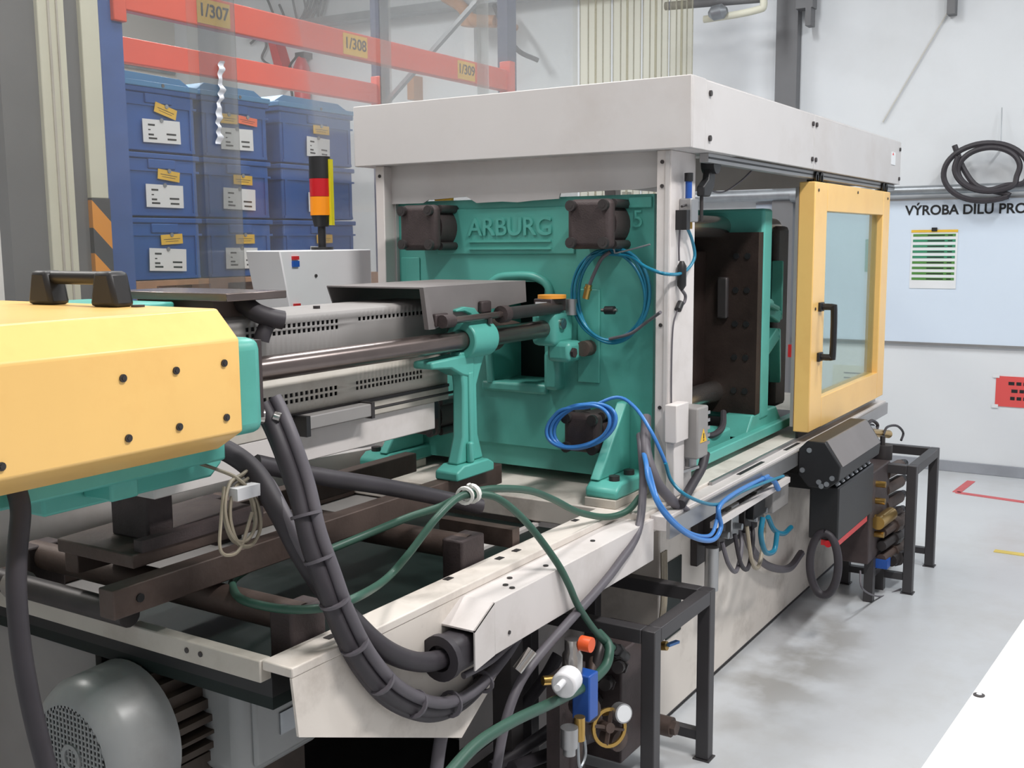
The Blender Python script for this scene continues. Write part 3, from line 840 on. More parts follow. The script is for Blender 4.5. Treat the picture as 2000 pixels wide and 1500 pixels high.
# feet with gussets
for y0, y1, s in ((1.392, 1.50, 1), (2.265, 2.385, -1)):
    ft = build(MB().prism([(2.768, .838), (3.10, .838), (3.10, .885), (2.80, .885), (2.768, .865)], 'y', y0, y1), 'foot', 'green', cl, bev=.008)
    g0, g1 = (y0 + .07, y0 + .105) if s > 0 else (y1 - .105, y1 - .07)
    build(MB().prism([(2.79, .885), (3.0, .885), (3.0, 1.10), (2.97, 1.10)], 'y', g0, g1), 'gusset', 'green', ft, bev=.005)
    for x in (2.82, 2.92):
        yy = (y0 + .035) if s > 0 else (y1 - .035)
        build(MB().cyl((x, yy, .885), (x, yy, .90), .017, 12), 'bolt', 'darksteel', ft)
build(MB().box(3.0, 3.10, 1.389, 1.47, .885, 1.10), 'foot_web', 'green', cl)
# tie bars, moving platen, end plate, toggle
for y in (1.56, 2.187):
    for z in (1.652, 1.01):
        build(MB().cyl((3.25, y, z), (4.60, y, z), .042, 20), 'tie_bar', 'chrome', cl)
mv = build(MB().box(3.99, 4.09, 1.385, 2.37, .90, 1.72), 'moving_platen', 'green', cl, bev=.012)
build(MB().box(3.94, 3.992, 1.388, 2.36, .93, 1.63), 'mould_plate', 'mould', mv)
build(MB().box(3.80, 3.956, 1.60, 2.15, .98, 1.56), 'mould_half', 'mould', mv, bev=.006)
build(MB().box(3.25, 3.45, 1.62, 2.14, .98, 1.56), 'mould_half', 'mould', cl, bev=.006)
for j in range(5):
    for k in range(2):
        build(MB().cyl((3.94, 1.43 + .045 * k, 1.02 + j * .13), (3.934, 1.43 + .045 * k, 1.02 + j * .13), .012, 10), 'threaded_hole', 'black', mv)
build(MB().box(3.915, 3.94, 1.50, 1.545, 1.30, 1.46), 'clamp_claw', 'darksteel', mv, bev=.008)
build(MB().prism([(3.85, .85), (4.28, .85), (4.20, .93), (3.92, .93)], 'y', 1.39, 1.50), 'slide_shoe', 'green', mv, bev=.006)
build(MB().box(4.50, 4.66, 1.50, 2.37, .87, 1.66), 'end_plate', 'cast', cl, bev=.02)
build(MB().bar((4.12, 1.50, 1.38), (4.35, 1.45, 1.28), .05, .05).bar((4.35, 1.45, 1.28), (4.50, 1.50, 1.50), .05, .05), 'toggle_link', 'green', cl, bev=.006)
build(MB().bar((4.12, 1.50, 1.05), (4.33, 1.45, 1.22), .05, .05).bar((4.33, 1.45, 1.22), (4.50, 1.50, 1.0), .05, .05), 'toggle_link', 'green', cl, bev=.006)
build(MB().box(4.14, 4.49, 1.53, 2.30, .90, 1.60), 'toggle_housing', 'mould', cl)
build(MB().cyl((4.12, 1.88, 1.30), (4.50, 1.88, 1.30), .09, 20), 'clamp_piston', 'darksteel', cl)
build(MB().cyl((4.125, 1.43, 1.36), (4.20, 1.43, 1.345), .02, 10).cyl((4.19, 1.43, 1.345), (4.30, 1.43, 1.32), .012, 8), 'ejector_switch', 'green', cl)
build(MB().box(3.25, 5.05, 1.362, 1.40, .835, .872), 'guide_rail', 'green', cl, bev=.004)
build(MB().box(3.25, 4.7, 1.42, 2.35, .81, .835), 'bed', 'darksteel', cl)
build(MB().box(3.55, 3.80, 1.43, 1.58, .835, .90), 'bed_block', 'green', cl, bev=.01)
# mould hoses lying below
build(MB().tube([(3.5, 1.5, .95), (3.58, 1.44, .90), (3.7, 1.43, .91), (3.82, 1.47, .95)], .012, 8), 'mould_hose', 'rubber', cl)

# ================================================================== GUARD HOOD
hd = empty('guard_hood', (4.2, 1.86, .81), 'light grey sheet metal guard hood on posts over the clamping unit', 'hood')
HX0, HX1, HYN, HYF, HZB, HZT = 2.90, 5.50, 1.228, 2.482, 1.864, 2.068
build(MB().box(HX0, HX0 + .012, HYN, HYF, HZB, HZT), 'front_panel', 'hood', hd, bev=.003)
build(MB().box(HX0 + .012, HX1, HYN + .006, HYF - .006, HZT - .012, HZT), 'top_panel', 'hood', hd)
build(MB().box(HX0 + .012, 3.005, HYN, HYN + .012, HZB, HZT), 'corner_strip', 'hood', hd, bev=.002)
build(MB().box(3.008, 4.075, HYN + .002, HYN + .014, HZB, HZT - .003), 'side_panel', 'hood', hd, bev=.002)
build(MB().box(4.078, HX1, HYN + .002, HYN + .014, HZB, HZT - .003), 'side_panel', 'hood', hd, bev=.002)
build(MB().box(HX0 + .012, HX1, HYF - .012, HYF, HZB, HZT), 'far_panel', 'hood', hd)
build(MB().box(HX1 - .012, HX1, HYN + .014, HYF - .012, HZB, HZT - .012), 'end_panel', 'hood', hd)
build(MB().box(HX0 + .012, 3.3, HYN + .014, HYF - .012, HZB, HZB + .006), 'bottom_sheet', 'hood', hd)
for x, zz in ((3.04, (2.03, 1.90)), (4.055, (2.03, 1.90)), (4.10, (2.03, 1.90)), (5.47, (2.03, 1.89))):
    for z in zz:
        build(MB().cyl((x, HYN + .002, z), (x, HYN - .004, z), .009, 10), 'screw', 'darksteel', hd)
build(MB().box(5.30, 5.38, HYN - .0005, HYN + .002, 1.95, 2.01), 'sticker', 'paper', hd)
build(MB().prism([(5.315, 1.995), (5.33, 2.008), (5.345, 1.995)], 'y', HYN - .0012, HYN - .0005), 'sticker_print', 'redpaper', hd)
# sliding rail below the hood side
rl = build(MB().box(3.10, 5.50, 1.255, 1.285, 1.835, 1.864), 'door_rail', 'alu', hd, bev=.002)
build(MB().box(3.10, 5.50, 1.2535, 1.255, 1.846, 1.852), 'rail_groove', 'black', rl)
# posts
def post(x0, x1, y0, y1, z0=.81, z1=1.864):
    return build(MB().box(x0, x1, y0, y1, z0, z1), 'post', 'white', hd, bev=.003)
p1 = post(2.93, 3.115, 1.302, 1.348)
build(MB().box(2.9255, 2.93, 1.306, 1.318, .9, 1.86), 'post_flange', 'hood', p1)
for z in (1.83, 1.76, 1.35, 1.10):
    build(MB().cyl((2.93, 1.33, z), (2.927, 1.33, z), .006, 8), 'post_screw', 'darksteel', p1)
p2 = post(2.93, 2.99, 2.378, 2.415)
build(MB().cyl((2.93, 2.395, 1.83), (2.927, 2.395, 1.83), .006, 8), 'post_screw', 'darksteel', p2)
post(4.72, 4.77, 1.375, 1.42)
post(4.70, 4.76, 2.38, 2.44)
build(MB().box(2.985, 3.0, 2.371, 2.378, .9, 1.864), 'inner_trim', 'hood', hd)
build(MB().box(3.02, 4.7, 2.425, 2.44, .81, 1.74), 'far_guard_panel', 'hood', hd)
build(MB().box(2.992, 3.02, 2.372, 2.43, .84, 1.62), 'far_corner_panel', 'panelgrey', hd)
# apron below the hood front with the notched lower edge
prof = [(2.378, 1.864), (1.349, 1.864), (1.349, 1.762), (1.42, 1.756), (1.60, 1.754), (1.70, 1.752), (1.705, 1.735), (1.80, 1.732), (1.86, 1.728), (1.92, 1.732), (2.02, 1.730), (2.06, 1.752), (2.22, 1.745), (2.24, 1.735), (2.378, 1.735)]
build(MB().prism(prof, 'x', 2.972, 2.978), 'apron', 'hood', hd)
build(MB().box(2.982, 2.996, 2.13, 2.20, 1.742, 1.752), 'yellow_mark', 'tag', hd)

# things on the near post
build(MB().box(2.90, 2.992, 1.262, 1.301, 1.0, 1.115).box(2.91, 2.985, 1.272, 1.301, .83, 1.0), 'bracket_box', 'white', hd, bev=.003, label='white folded bracket low on the post')

# ================================================================== SAFETY DOOR
dr = empty('safety_door', (4.75, 1.27, .812), 'yellow framed sliding safety door with a tinted clear pane', 'door')
DX0, DX1, DZ0, DZ1 = 4.135, 5.34, .842, 1.822
PX0, PX1, PZ0, PZ1 = 4.30, 5.215, .965, 1.712
DY0, DY1 = 1.236, 1.300
build(MB().box(DX0, PX0, DY0, DY1, DZ0, DZ1), 'stile', 'yellow', dr, bev=.004)
build(MB().box(PX1, DX1, DY0, DY1, DZ0, DZ1), 'stile', 'yellow', dr, bev=.004)
build(MB().box(PX0, PX1, DY0, DY1, PZ1, DZ1), 'top_rail', 'yellow', dr, bev=.002)
build(MB().box(PX0, PX1, DY0, DY1, DZ0, PZ0), 'bottom_rail', 'yellow', dr, bev=.002)
build(MB().box(PX0 - .01, PX1 + .01, 1.262, 1.268, PZ0 - .01, PZ1 + .01), 'pane', 'pane', dr, label='greenish clear pane')
build(MB().box(DX0 - .004, DX0 + .004, DY1, DY1 + .012, DZ0 + .02, DZ1 - .02), 'edge_trim', 'panelgrey', dr)
hn = build(MB().tube([(4.24, 1.236, 1.335), (4.24, 1.19, 1.335), (4.24, 1.18, 1.325), (4.24, 1.18, 1.145), (4.24, 1.19, 1.135), (4.24, 1.236, 1.135)], .013, 8, 3), 'handle', 'black', dr, label='black pull handle')
for z in (1.335, 1.135):
    build(MB().box(4.215, 4.265, 1.224, 1.237, z - .018, z + .018), 'handle_foot', 'black', hn, bev=.003)
for x, z in ((DX0 + .04, 1.79), (DX1 - .05, 1.79), (DX0 + .04, 1.33), (4.75, 1.80)):
    build(MB().cyl((x, DY0, z), (x, DY0 - .003, z), .006, 8), 'screw', 'darksteel', dr)
for x in (4.22, 5.28):
    cr = build(MB().box(x - .05, x + .05, 1.262, 1.282, DZ1, 1.832), 'roller_carriage', 'black', dr)
    for s in (-.03, .03):
        build(MB().cyl((x + s, 1.246, 1.843), (x + s, 1.254, 1.843), .02, 14).box(x + s - .008, x + s + .008, 1.246, 1.262, 1.82, 1.85), 'roller', 'black', cr)
build(MB().box(4.16, 5.3, 1.286, 1.2965, .812, DZ0), 'bottom_guide', 'black', dr)
build(MB().box(DX0 - .008, DX0 + .004, 1.312, 1.325, 1.14, 1.19), 'striker', 'red', dr)

# ================================================================== INJECTION UNIT
iu = empty('injection_unit', (1.6, 1.87, .93), 'injection unit with yellow drive cover, steel guide bars and grey barrel guard', 'machine')
yc = build(MB().prism([(1.40, 1.272), (1.40, 1.436), (1.452, 1.488), (2.30, 1.488), (2.352, 1.436), (2.352, 1.272), (2.29, 1.235), (1.462, 1.235)], 'x', .30, 1.316), 'drive_cover', 'yellow', iu, bev=.004, label='yellow sheet metal drive cover')
for px in ((1.278, 1.400, 1.397), (1.174, 1.400, 1.395), (1.070, 1.400, 1.394), (1.278, 1.400, 1.302), (1.175, 1.400, 1.301), (1.074, 1.400, 1.298), (0.859, 1.400, 1.292)):
    build(hexbolt(MB(), (px[0], 1.40, px[2]), (0, -1, 0), .0065, .003), 'cover_screw', 'darksteel', yc)
build(MB().cyl((1.28, 1.62, 1.488), (1.28, 1.62, 1.492), .012, 12), 'cover_plug', 'darksteel', yc)
hn = build(MB().cyl((1.267, 1.66, 1.54), (1.267, 1.88, 1.54), .013, 12), 'lifting_handle', 'black', yc, label='black lifting handle')
for y in (1.675, 1.865):
    build(MB().prism([(y - .038, 1.488), (y + .038, 1.488), (y + .022, 1.553), (y - .022, 1.553)], 'x', 1.245, 1.289), 'handle_foot', 'black', hn, bev=.008)
build(MB().box(1.316, 1.398, 1.425, 2.32, 1.255, 1.432), 'drive_flange', 'green', iu, bev=.022, seg=3)
build(MB().box(1.398, 1.412, 1.445, 2.30, 1.28, 1.425), 'flange_plate', 'cast', iu)
# green carriage below the cover
build(MB().box(.55, 1.42, 1.56, 2.2, 1.185, 1.235), 'carriage_plate', 'green', iu, bev=.006)
build(MB().prism([(1.09, 1.13), (1.47, 1.13), (1.50, 1.155), (1.50, 1.235), (1.09, 1.235)], 'y', 1.66, 2.1), 'carriage_block', 'green', iu, bev=.006)
build(MB().box(1.17, 1.23, 1.58, 1.66, 1.15, 1.235), 'carriage_lug', 'green', iu, bev=.005)
pd = build(MB().box(1.44, 1.51, 1.83, 1.95, .975, 1.13), 'pedestal', 'cast', iu, bev=.006)
build(MB().box(1.43, 1.53, 1.81, 1.97, 1.095, 1.13), 'pedestal_head', 'cast', pd, bev=.006)
# steel guide bars
for y in (1.70, 2.05):
    gb = build(MB().cyl((1.41, y, 1.330), (2.985, y, 1.330), .0275, 28), 'guide_bar', 'steel', iu, label='oily steel guide bar')
    build(MB().cyl((1.412, y, 1.330), (1.432, y, 1.330), .045, 24), 'bar_collar', 'cast', gb)
# barrel guard : perforated sheets
def perforated(name, x0, x1, z0, z1, y, th, groups, m, parent):
    xs = {x0, x1}; zs = {z0, z1}; holes = []
    for (gx0, gx1, nx, gz0, gz1, nz) in groups:
        px = (gx1 - gx0) / nx; pz = (gz1 - gz0) / nz
        for i in range(nx):
            for k in range(nz):
                h = (round(gx0 + px * (i + .18), 5), round(gx0 + px * (i + .82), 5), round(gz0 + pz * (k + .18), 5), round(gz0 + pz * (k + .82), 5))
                holes.append(h); xs |= {h[0], h[1]}; zs |= {h[2], h[3]}
    xs = sorted(xs); zs = sorted(zs)
    mb = MB(); idx = {}
    for i, x in enumerate(xs):
        for k, z in enumerate(zs):
            idx[i, k] = len(mb.v); mb.v.append((x, y, z))
    for i in range(len(xs) - 1):
        for k in range(len(zs) - 1):
            cx = (xs[i] + xs[i + 1]) / 2; cz = (zs[k] + zs[k + 1]) / 2
            if any(h[0] < cx < h[1] and h[2] < cz < h[3] for h in holes):
                continue
            mb.f.append((idx[i, k], idx[i + 1, k], idx[i + 1, k + 1], idx[i, k + 1]))
    o = build(mb, name, m, parent)
    md = o.modifiers.new('thickness', 'SOLIDIFY'); md.thickness = th; md.offset = 0
    return o
bg = build(MB().box(1.45, 2.44, 1.80, 1.98, 1.10, 1.42), 'barrel_core', 'black', iu, label='dark interior behind the vents')
perforated('upper_guard', 1.42, 2.46, 1.295, 1.434, 1.782, .004, [(1.69, 2.005, 19, 1.387, 1.417, 2), (2.075, 2.37, 17, 1.402, 1.417, 1)], 'panelgrey', iu)
perforated('lower_guard', 1.42, 2.46, 1.200, 1.295, 1.782, .004, [(1.70, 1.995, 17, 1.222, 1.252, 2), (2.06, 2.345, 18, 1.226, 1.254, 2)], 'panelcream', iu)
build(MB().prism([(1.780, 1.434), (1.80, 1.440), (1.96, 1.440), (1.985, 1.434)], 'x', 1.42, 2.46), 'guard_top', 'panelgrey', iu)
build(MB().cyl((1.98, 1.83, 1.440), (1.98, 1.83, 1.447), .009, 10), 'guard_knob', 'darksteel', iu)
build(MB().box(1.42, 2.46, 1.774, 1.782, 1.192, 1.200), 'guard_seam', 'darksteel', iu)
build(MB().box(1.42, 2.46, 1.776, 1.98, 1.155, 1.192), 'guard_rail', 'panelcream', iu, bev=.002)
build(MB().box(1.42, 2.395, 1.778, 1.98, 1.078, 1.155), 'guard_skirt', 'white', iu, bev=.003)
lt = build(MB().box(1.84, 2.07, 1.735, 1.774, 1.163, 1.196), 'position_transducer', 'panelgrey', iu, bev=.003, label='grey bar shaped position sensor')
build(MB().box(1.828, 1.842, 1.733, 1.776, 1.148, 1.197), 'sensor_end', 'black', lt)
build(MB().box(2.066, 2.078, 1.733, 1.776, 1.158, 1.199), 'sensor_end', 'darksteel', lt)
build(MB().cyl((2.078, 1.755, 1.178), (2.50, 1.755, 1.178), .004, 8), 'sensor_rod', 'darksteel', lt)
# feed throat plate, black elbow
fpl = build(MB().box(1.60, 1.78, 1.735, 2.12, 1.478, 1.496), 'feed_plate', 'steel', iu, bev=.002, label='flat bright steel feed plate')
build(MB().box(1.62, 1.72, 1.80, 2.05, 1.43, 1.478), 'feed_block', 'rust', fpl)
build(MB().box(1.45, 1.60, 1.90, 2.20, 1.45, 1.475), 'feed_flange', 'green', fpl, bev=.005)
build(MB().tube([(1.70, 1.80, 1.475), (1.705, 1.76, 1.45), (1.725, 1.735, 1.437), (1.75, 1.72, 1.43)], .022, 12), 'elbow_hose', 'rubber', iu)
build(MB().tube([(1.735, 1.745, 1.435), (1.715, 1.748, 1.40), (1.71, 1.75, 1.385)], .018, 10), 'elbow_stub', 'rubber', iu)
# nozzle cover : folded grey sheet channel
nc = build(MB().box(2.24, 2.76, 1.70, 2.03, 1.480, 1.484), 'nozzle_cover', 'cover', iu, label='grey folded sheet nozzle cover')
build(MB().prism([(2.24, 1.480), (2.76, 1.480), (2.765, 1.42), (2.50, 1.405), (2.30, 1.372), (2.262, 1.372)], 'y', 1.70, 1.704), 'cover_side', 'cover', nc)
build(MB().prism([(2.24, 1.480), (2.76, 1.480), (2.765, 1.42), (2.50, 1.405), (2.30, 1.42), (2.262, 1.43)], 'y', 2.026, 2.03), 'cover_side', 'cover', nc)
build(MB().prism([(2.235, 1.484), (2.25, 1.484), (2.285, 1.372), (2.255, 1.372)], 'y', 1.690, 1.704), 'cover_edge', 'cover', nc)
build(MB().box(2.28, 2.34, 1.684, 1.70, 1.378, 1.412), 'cover_hinge', 'cast', nc, bev=.005)
build(MB().box(2.50, 2.55, 1.684, 1.70, 1.40, 1.435), 'cover_hinge', 'cast', nc, bev=.005)
# barrel nose into the platen
build(MB().lathe([(0, .055), (.40, .055), (.42, .04), (.52, .035), (.60, .015)], (2.44, 1.875, 1.31), (1, 0, 0), 24), 'barrel_nose', 'rust', iu)
# hydraulic rod alongside
hr = build(MB().cyl((2.30, 1.668, 1.392), (2.60, 1.668, 1.394), .010, 12), 'carriage_rod', 'steel', iu)
build(MB().cyl((2.58, 1.668, 1.394), (2.90, 1.668, 1.396), .019, 16), 'cylinder_body', 'darksteel', hr)
build(MB().cyl((2.57, 1.668, 1.394), (2.60, 1.668, 1.394), .025, 16), 'cylinder_gland', 'cast', hr)
build(MB().cyl((2.285, 1.668, 1.392), (2.33, 1.668, 1.392), .018, 12), 'rod_eye', 'cast', hr)
# green support column with ring clamp
sc_ = build(MB().ring((2.415, 1.70, 1.330), (2.535, 1.70, 1.330), .052, .0275, 32), 'ring_clamp', 'green', iu, bev=.005)
build(MB().prism([(2.45, 1.374), (2.55, 1.374), (2.52, 1.395), (2.49, 1.400), (2.47, 1.418), (2.42, 1.424), (2.38, 1.418), (2.38, 1.411), (2.42, 1.411), (2.45, 1.402), (2.46, 1.388)], 'y', 1.688, 1.714), 'hook', 'green', sc_, bev=.003)
build(MB().cyl((2.505, 1.662, 1.372), (2.505, 1.662, 1.388), .008, 8), 'clamp_bolt', 'darksteel', sc_)
col = build(MB().prism([(2.395, 1.30), (2.53, 1.30), (2.50, 1.25), (2.475, 1.20), (2.478, 1.06), (2.505, .985), (2.375, .985), (2.405, 1.06), (2.408, 1.20), (2.40, 1.25)], 'y', 1.688, 1.726), 'support_column', 'green', iu, bev=.006, label='turquoise cast support column')
build(MB().prism([(2.26, 1.285), (2.46, 1.292), (2.46, 1.22), (2.40, 1.235), (2.35, 1.258), (2.26, 1.265)], 'y', 1.685, 1.75), 'column_arm', 'green', col, bev=.006)
build(MB().box(2.430, 2.452, 1.682, 1.690, 1.03, 1.24), 'column_rib', 'green', col, bev=.004)
build(MB().prism([(2.345, .9455), (2.53, .9455), (2.53, .970), (2.50, .985), (2.38, .985), (2.345, .970)], 'y', 1.668, 1.745), 'column_foot', 'green', col, bev=.005)
build(MB().box(2.415, 2.435, 1.670, 1.688, .985, 1.045), 'foot_rib', 'green', col, bev=.006)
# bar end clamp at the platen
be = build(MB().box(2.86, 2.985, 1.655, 1.745, 1.275, 1.385), 'bar_end_clamp', 'green', iu, bev=.02, seg=3)
build(MB().box(2.88, 2.97, 1.615, 1.70, 1.225, 1.29), 'clamp_lug', 'green', be, bev=.015)
build(MB().cyl((2.90, 1.655, 1.345), (2.90, 1.646, 1.345), .018, 14), 'clamp_nut', 'chrome', be)
build(MB().cyl((2.90, 1.615, 1.256), (2.90, 1.606, 1.256), .016, 6), 'clamp_nut', 'cast', be)
build(MB().cyl((2.94, 1.60, 1.265), (2.985, 1.60, 1.265), .025, 12), 'flange_bolt', 'rust', be)
vb = build(MB().box(2.84, 2.93, 1.655, 1.72, 1.385, 1.425), 'valve_block', 'cast', iu, bev=.003)
build(MB().cyl((2.885, 1.68, 1.425), (2.885, 1.68, 1.436), .045, 22), 'yellow_cap', 'hazardplain', vb)
build(MB().box(2.837, 2.84, 1.672, 1.712, 1.393, 1.415), 'white_plate', 'paper', vb)
build(MB().cyl((2.955, 1.65, 1.37), (2.955, 1.65, 1.42), .02, 14), 'cap_fitting', 'alu', vb)

# ================================================================== ELECTRIC MOTOR
mt = empty('electric_motor', (1.45, 1.88, .10), 'grey electric pump motor with a perforated fan cowl under the tray', 'motor')
MY, MZ = 1.88, .555
mc = Vector(((1.259, 1.880, 0.551)[0], MY, MZ))
build(MB().lathe([(.0, .112), (.003, .122), (.02, .143), (.045, .156), (.15, .160), (.15, .153), (.05, .149), (.022, .136), (.006, .112), (.0, .112)], mc, (1, 0, 0), 48, False), 'fan_cowl', 'motor', mt)
mb = MB().ring(mc + Vector((.002, 0, 0)), mc + Vector((.006, 0, 0)), .116, .106, 32)
for k in range(-9, 10):
    d = k * .0118; h = math.sqrt(max(0, .112 ** 2 - d * d))
    mb.box(mc.x + .002, mc.x + .005, mc.y + d - .002, mc.y + d + .002, mc.z - h, mc.z + h)
    mb.box(mc.x + .003, mc.x + .006, mc.y - h, mc.y + h, mc.z + d - .002, mc.z + d + .002)
mb.ring(mc + Vector((-.001, 0, 0)), mc + Vector((.006, 0, 0)), .03, .02, 24)
build(mb, 'cowl_grille', 'motor', mt, label='fine grille of the fan cowl')
build(MB().cyl(mc + Vector((.03, 0, 0)), mc + Vector((.05, 0, 0)), .125, 24), 'fan', 'black', mt)
body = build(MB().cyl((1.38, MY, MZ), (1.88, MY, MZ), .118, 32), 'stator', 'fins', mt)  # ribbed stator body
for k in range(28):
    a = 2 * math.pi * k / 28
    c, s = math.cos(a), math.sin(a)
    build(MB().bar((1.40, MY + .138 * c, MZ + .138 * s), (1.86, MY + .138 * c, MZ + .138 * s), .008 + .03 * abs(c), .008 + .03 * abs(s)), 'cooling_fin', 'fins', body)
build(MB().cyl((1.86, MY, MZ), (1.90, MY, MZ), .16, 28), 'end_shield', 'motor', mt, bev=.006)
build(MB().lathe([(.0, .158), (.02, .158)], (1.375, MY, MZ), (1, 0, 0), 36), 'end_shield', 'cast', mt)
tb = build(MB().box(1.50, 1.76, 1.64, 1.78, .45, .685), 'terminal_box', 'motor', mt, bev=.035, seg=4)
build(MB().box(1.53, 1.73, 1.628, 1.645, .48, .655), 'terminal_lid', 'motor', tb, bev=.008)
build(MB().box(1.60, 1.68, 1.624, 1.63, .53, .58), 'rating_plate', 'galv', tb)
for y in (1.78, 1.98):
    build(MB().box(1.46, 1.80, y - .03, y + .03, .101, .44), 'motor_foot', 'fins', mt)
build(MB().cyl((1.90, MY, MZ), (2.10, MY, MZ), .09, 20).box(2.05, 2.3, 1.78, 2.0, .45, .68), 'pump', 'cast', mt)

# low white cover beyond the machine
lw = empty('low_cover', (2.4, 2.62, 0), 'low white sheet metal cover on the floor beyond the injection unit', 'cover')
build(MB().prism([(.7, 0), (3.05, 0), (3.05, .845), (2.35, .885), (2.1, 1.0), (.7, 1.0)], 'y', 2.52, 2.552), 'side_sheet', 'white', lw, bev=.003)
build(MB().box(.7, 2.1, 2.552, 2.74, .975, 1.0), 'top_sheet', 'white', lw, bev=.003)
build(MB().box(.7, .72, 2.552, 2.74, 0, .975), 'end_sheet', 'white', lw)
build(MB().box(2.08, 2.1, 2.552, 2.74, 0, .975), 'end_sheet', 'white', lw)
# ================================================================== TERMINAL BOX AND SIGNAL TOWER BEHIND
cbx = empty('control_cabinet', (2.85, 2.62, .81), 'small white control cabinet with red and blue switches behind the nozzle cover', 'cabinet')
build(MB().prism([(2.60, 1.578), (3.07, 1.578), (3.07, .02), (2.64, .02), (2.64, 1.39)], 'y', 2.56, 2.72), 'body', 'whiteplastic', cbx, bev=.004)
for z in (1.545, 1.385):
    s_ = build(MB().box(2.655, 2.685, 2.552, 2.56, z - .022, z - .002), 'blue_switch', 'bluepart', cbx)
    build(MB().box(2.655, 2.685, 2.553, 2.56, z + .002, z + .014), 'red_switch', 'red', cbx)
build(MB().cyl((2.77, 2.56, 1.49), (2.77, 2.556, 1.49), .006, 8), 'keyhole', 'darksteel', cbx)
st = empty('signal_tower', (2.87, 2.64, 1.58), 'signal tower with red and amber lenses standing on the white cabinet', 'signal lamp')
SX, SY = 2.885, 2.63
build(MB().cyl((SX, SY, 1.578), (SX, SY, 1.588), .04, 18), 'base', 'black', st)
build(MB().cyl((SX, SY, 1.588), (SX, SY, 1.66), .014, 12), 'stem', 'black', st)
build(MB().cyl((SX, SY, 1.66), (SX, SY, 1.70), .026, 18, .036), 'socket', 'black', st)
build(MB().cyl((SX, SY, 1.70), (SX, SY, 1.765), .038, 22), 'amber_lens', 'amber', st)
build(MB().cyl((SX, SY, 1.766), (SX, SY, 1.828), .038, 22), 'red_lens', 'redlens', st)
build(MB().cyl((SX, SY, 1.829), (SX, SY, 1.905), .038, 22), 'cap', 'black', st)
build(MB().bar((SX + .01, SY - .040, 1.665), (SX + .01, SY - .040, 1.895), .012, .016), 'yellow_strip', 'yellowlens', st)

# ================================================================== HOSES AND CABLES
def hose(name, pts, r, m, label, cat='hose', group=None, n=10):
    return build(MB().tube(pts, r, n), name, m, label=label, cat=cat, group=group, angle=60)
def tie(p, d, r, parent, m='rubber', wd=.006):
    d = Vector(d).normalized(); p = Vector(p)
    return build(MB().ring(p - d * wd, p + d * wd, r * 1.12, r * .8, 16), 'cable_tie', m, parent)

# bundle that hangs in a loop in front of the skirt
b1 = [(1.462, 1.500, 1.293), (1.464, 1.480, 1.259), (1.461, 1.450, 1.207), (1.463, 1.420, 1.130), (1.457, 1.390, 1.045), (1.466, 1.365, 0.966), (1.497, 1.355, 0.871), (1.556, 1.350, 0.764), (1.643, 1.345, 0.665), (1.774, 1.345, 0.585), (1.908, 1.350, 0.560), (2.052, 1.360, 0.587), (2.221, 1.400, 0.615)]
bn = empty('cable_bundle', b1[0], 'bundle of dark cables hanging in a loop before the cream skirt', 'cables')
offs = ((0, 0, 0), (.022, -.012, .012), (.010, .010, -.02))
for k, o in enumerate(offs):
    build(MB().tube([Vector(p) + Vector(o) for p in b1], .0135 if k else .016, 10), 'cable', 'rubber' if k != 1 else 'hosegrey', bn, angle=60)
for i in (3, 4, 5, 6, 7, 8, 9, 10):
    a, b = Vector(b1[i]), Vector(b1[i + 1])
    tie((a + b) / 2 + Vector((.011, -.002, -.003)), b - a, .0275, bn, 'hosegrey', .003)
build(MB().cyl((1.440, 1.500, 1.274), (1.455, 1.490, 1.272), .016, 12), 'plug', 'chrome', bn)
build(MB().cyl((1.463, 1.470, 1.273), (1.469, 1.460, 1.269), .010, 10), 'plug', 'chrome', bn)
hose('thick_hose', [(1.427, 1.620, 1.208), (1.468, 1.600, 1.186), (1.496, 1.560, 1.143), (1.496, 1.500, 1.072), (1.515, 1.460, 0.984), (1.542, 1.420, 0.904), (1.571, 1.380, 0.844), (1.623, 1.352, 0.778), (1.706, 1.345, 0.723), (1.789, 1.340, 0.695), (1.889, 1.335, 0.692), (2.005, 1.335, 0.697)], .022, 'rubber', 'thick black hose running down from the yellow cover into the white duct')
hose('corrugated_hose', [(1.516, 1.580, 1.148), (1.507, 1.530, 1.118), (1.496, 1.480, 1.064), (1.508, 1.440, 0.984), (1.549, 1.400, 0.895)], .012, 'hosegrey', 'grey corrugated conduit beside the thick black hose')
hose('black_pipe', [(1.593, 1.660, 1.136), (1.663, 1.640, 1.111), (1.766, 1.600, 1.076), (1.921, 1.580, 1.029), (2.117, 1.560, 0.963), (2.212, 1.500, 0.927)], .020, 'rubber', 'straight black pipe lying across the oily tray', 'pipe')
el = empty('duct_grommet', (1.771, 1.340, 0.725), 'black rubber grommet at the open end of the white duct', 'grommet')
build(MB().box(1.815, 1.905, 1.30, 1.375, .655, .735), 'collar', 'rubber', el, bev=.018)
build(MB().ring((1.80, 1.338, .695), (1.818, 1.338, .695), .052, .03, 24), 'lip', 'rubber', el)

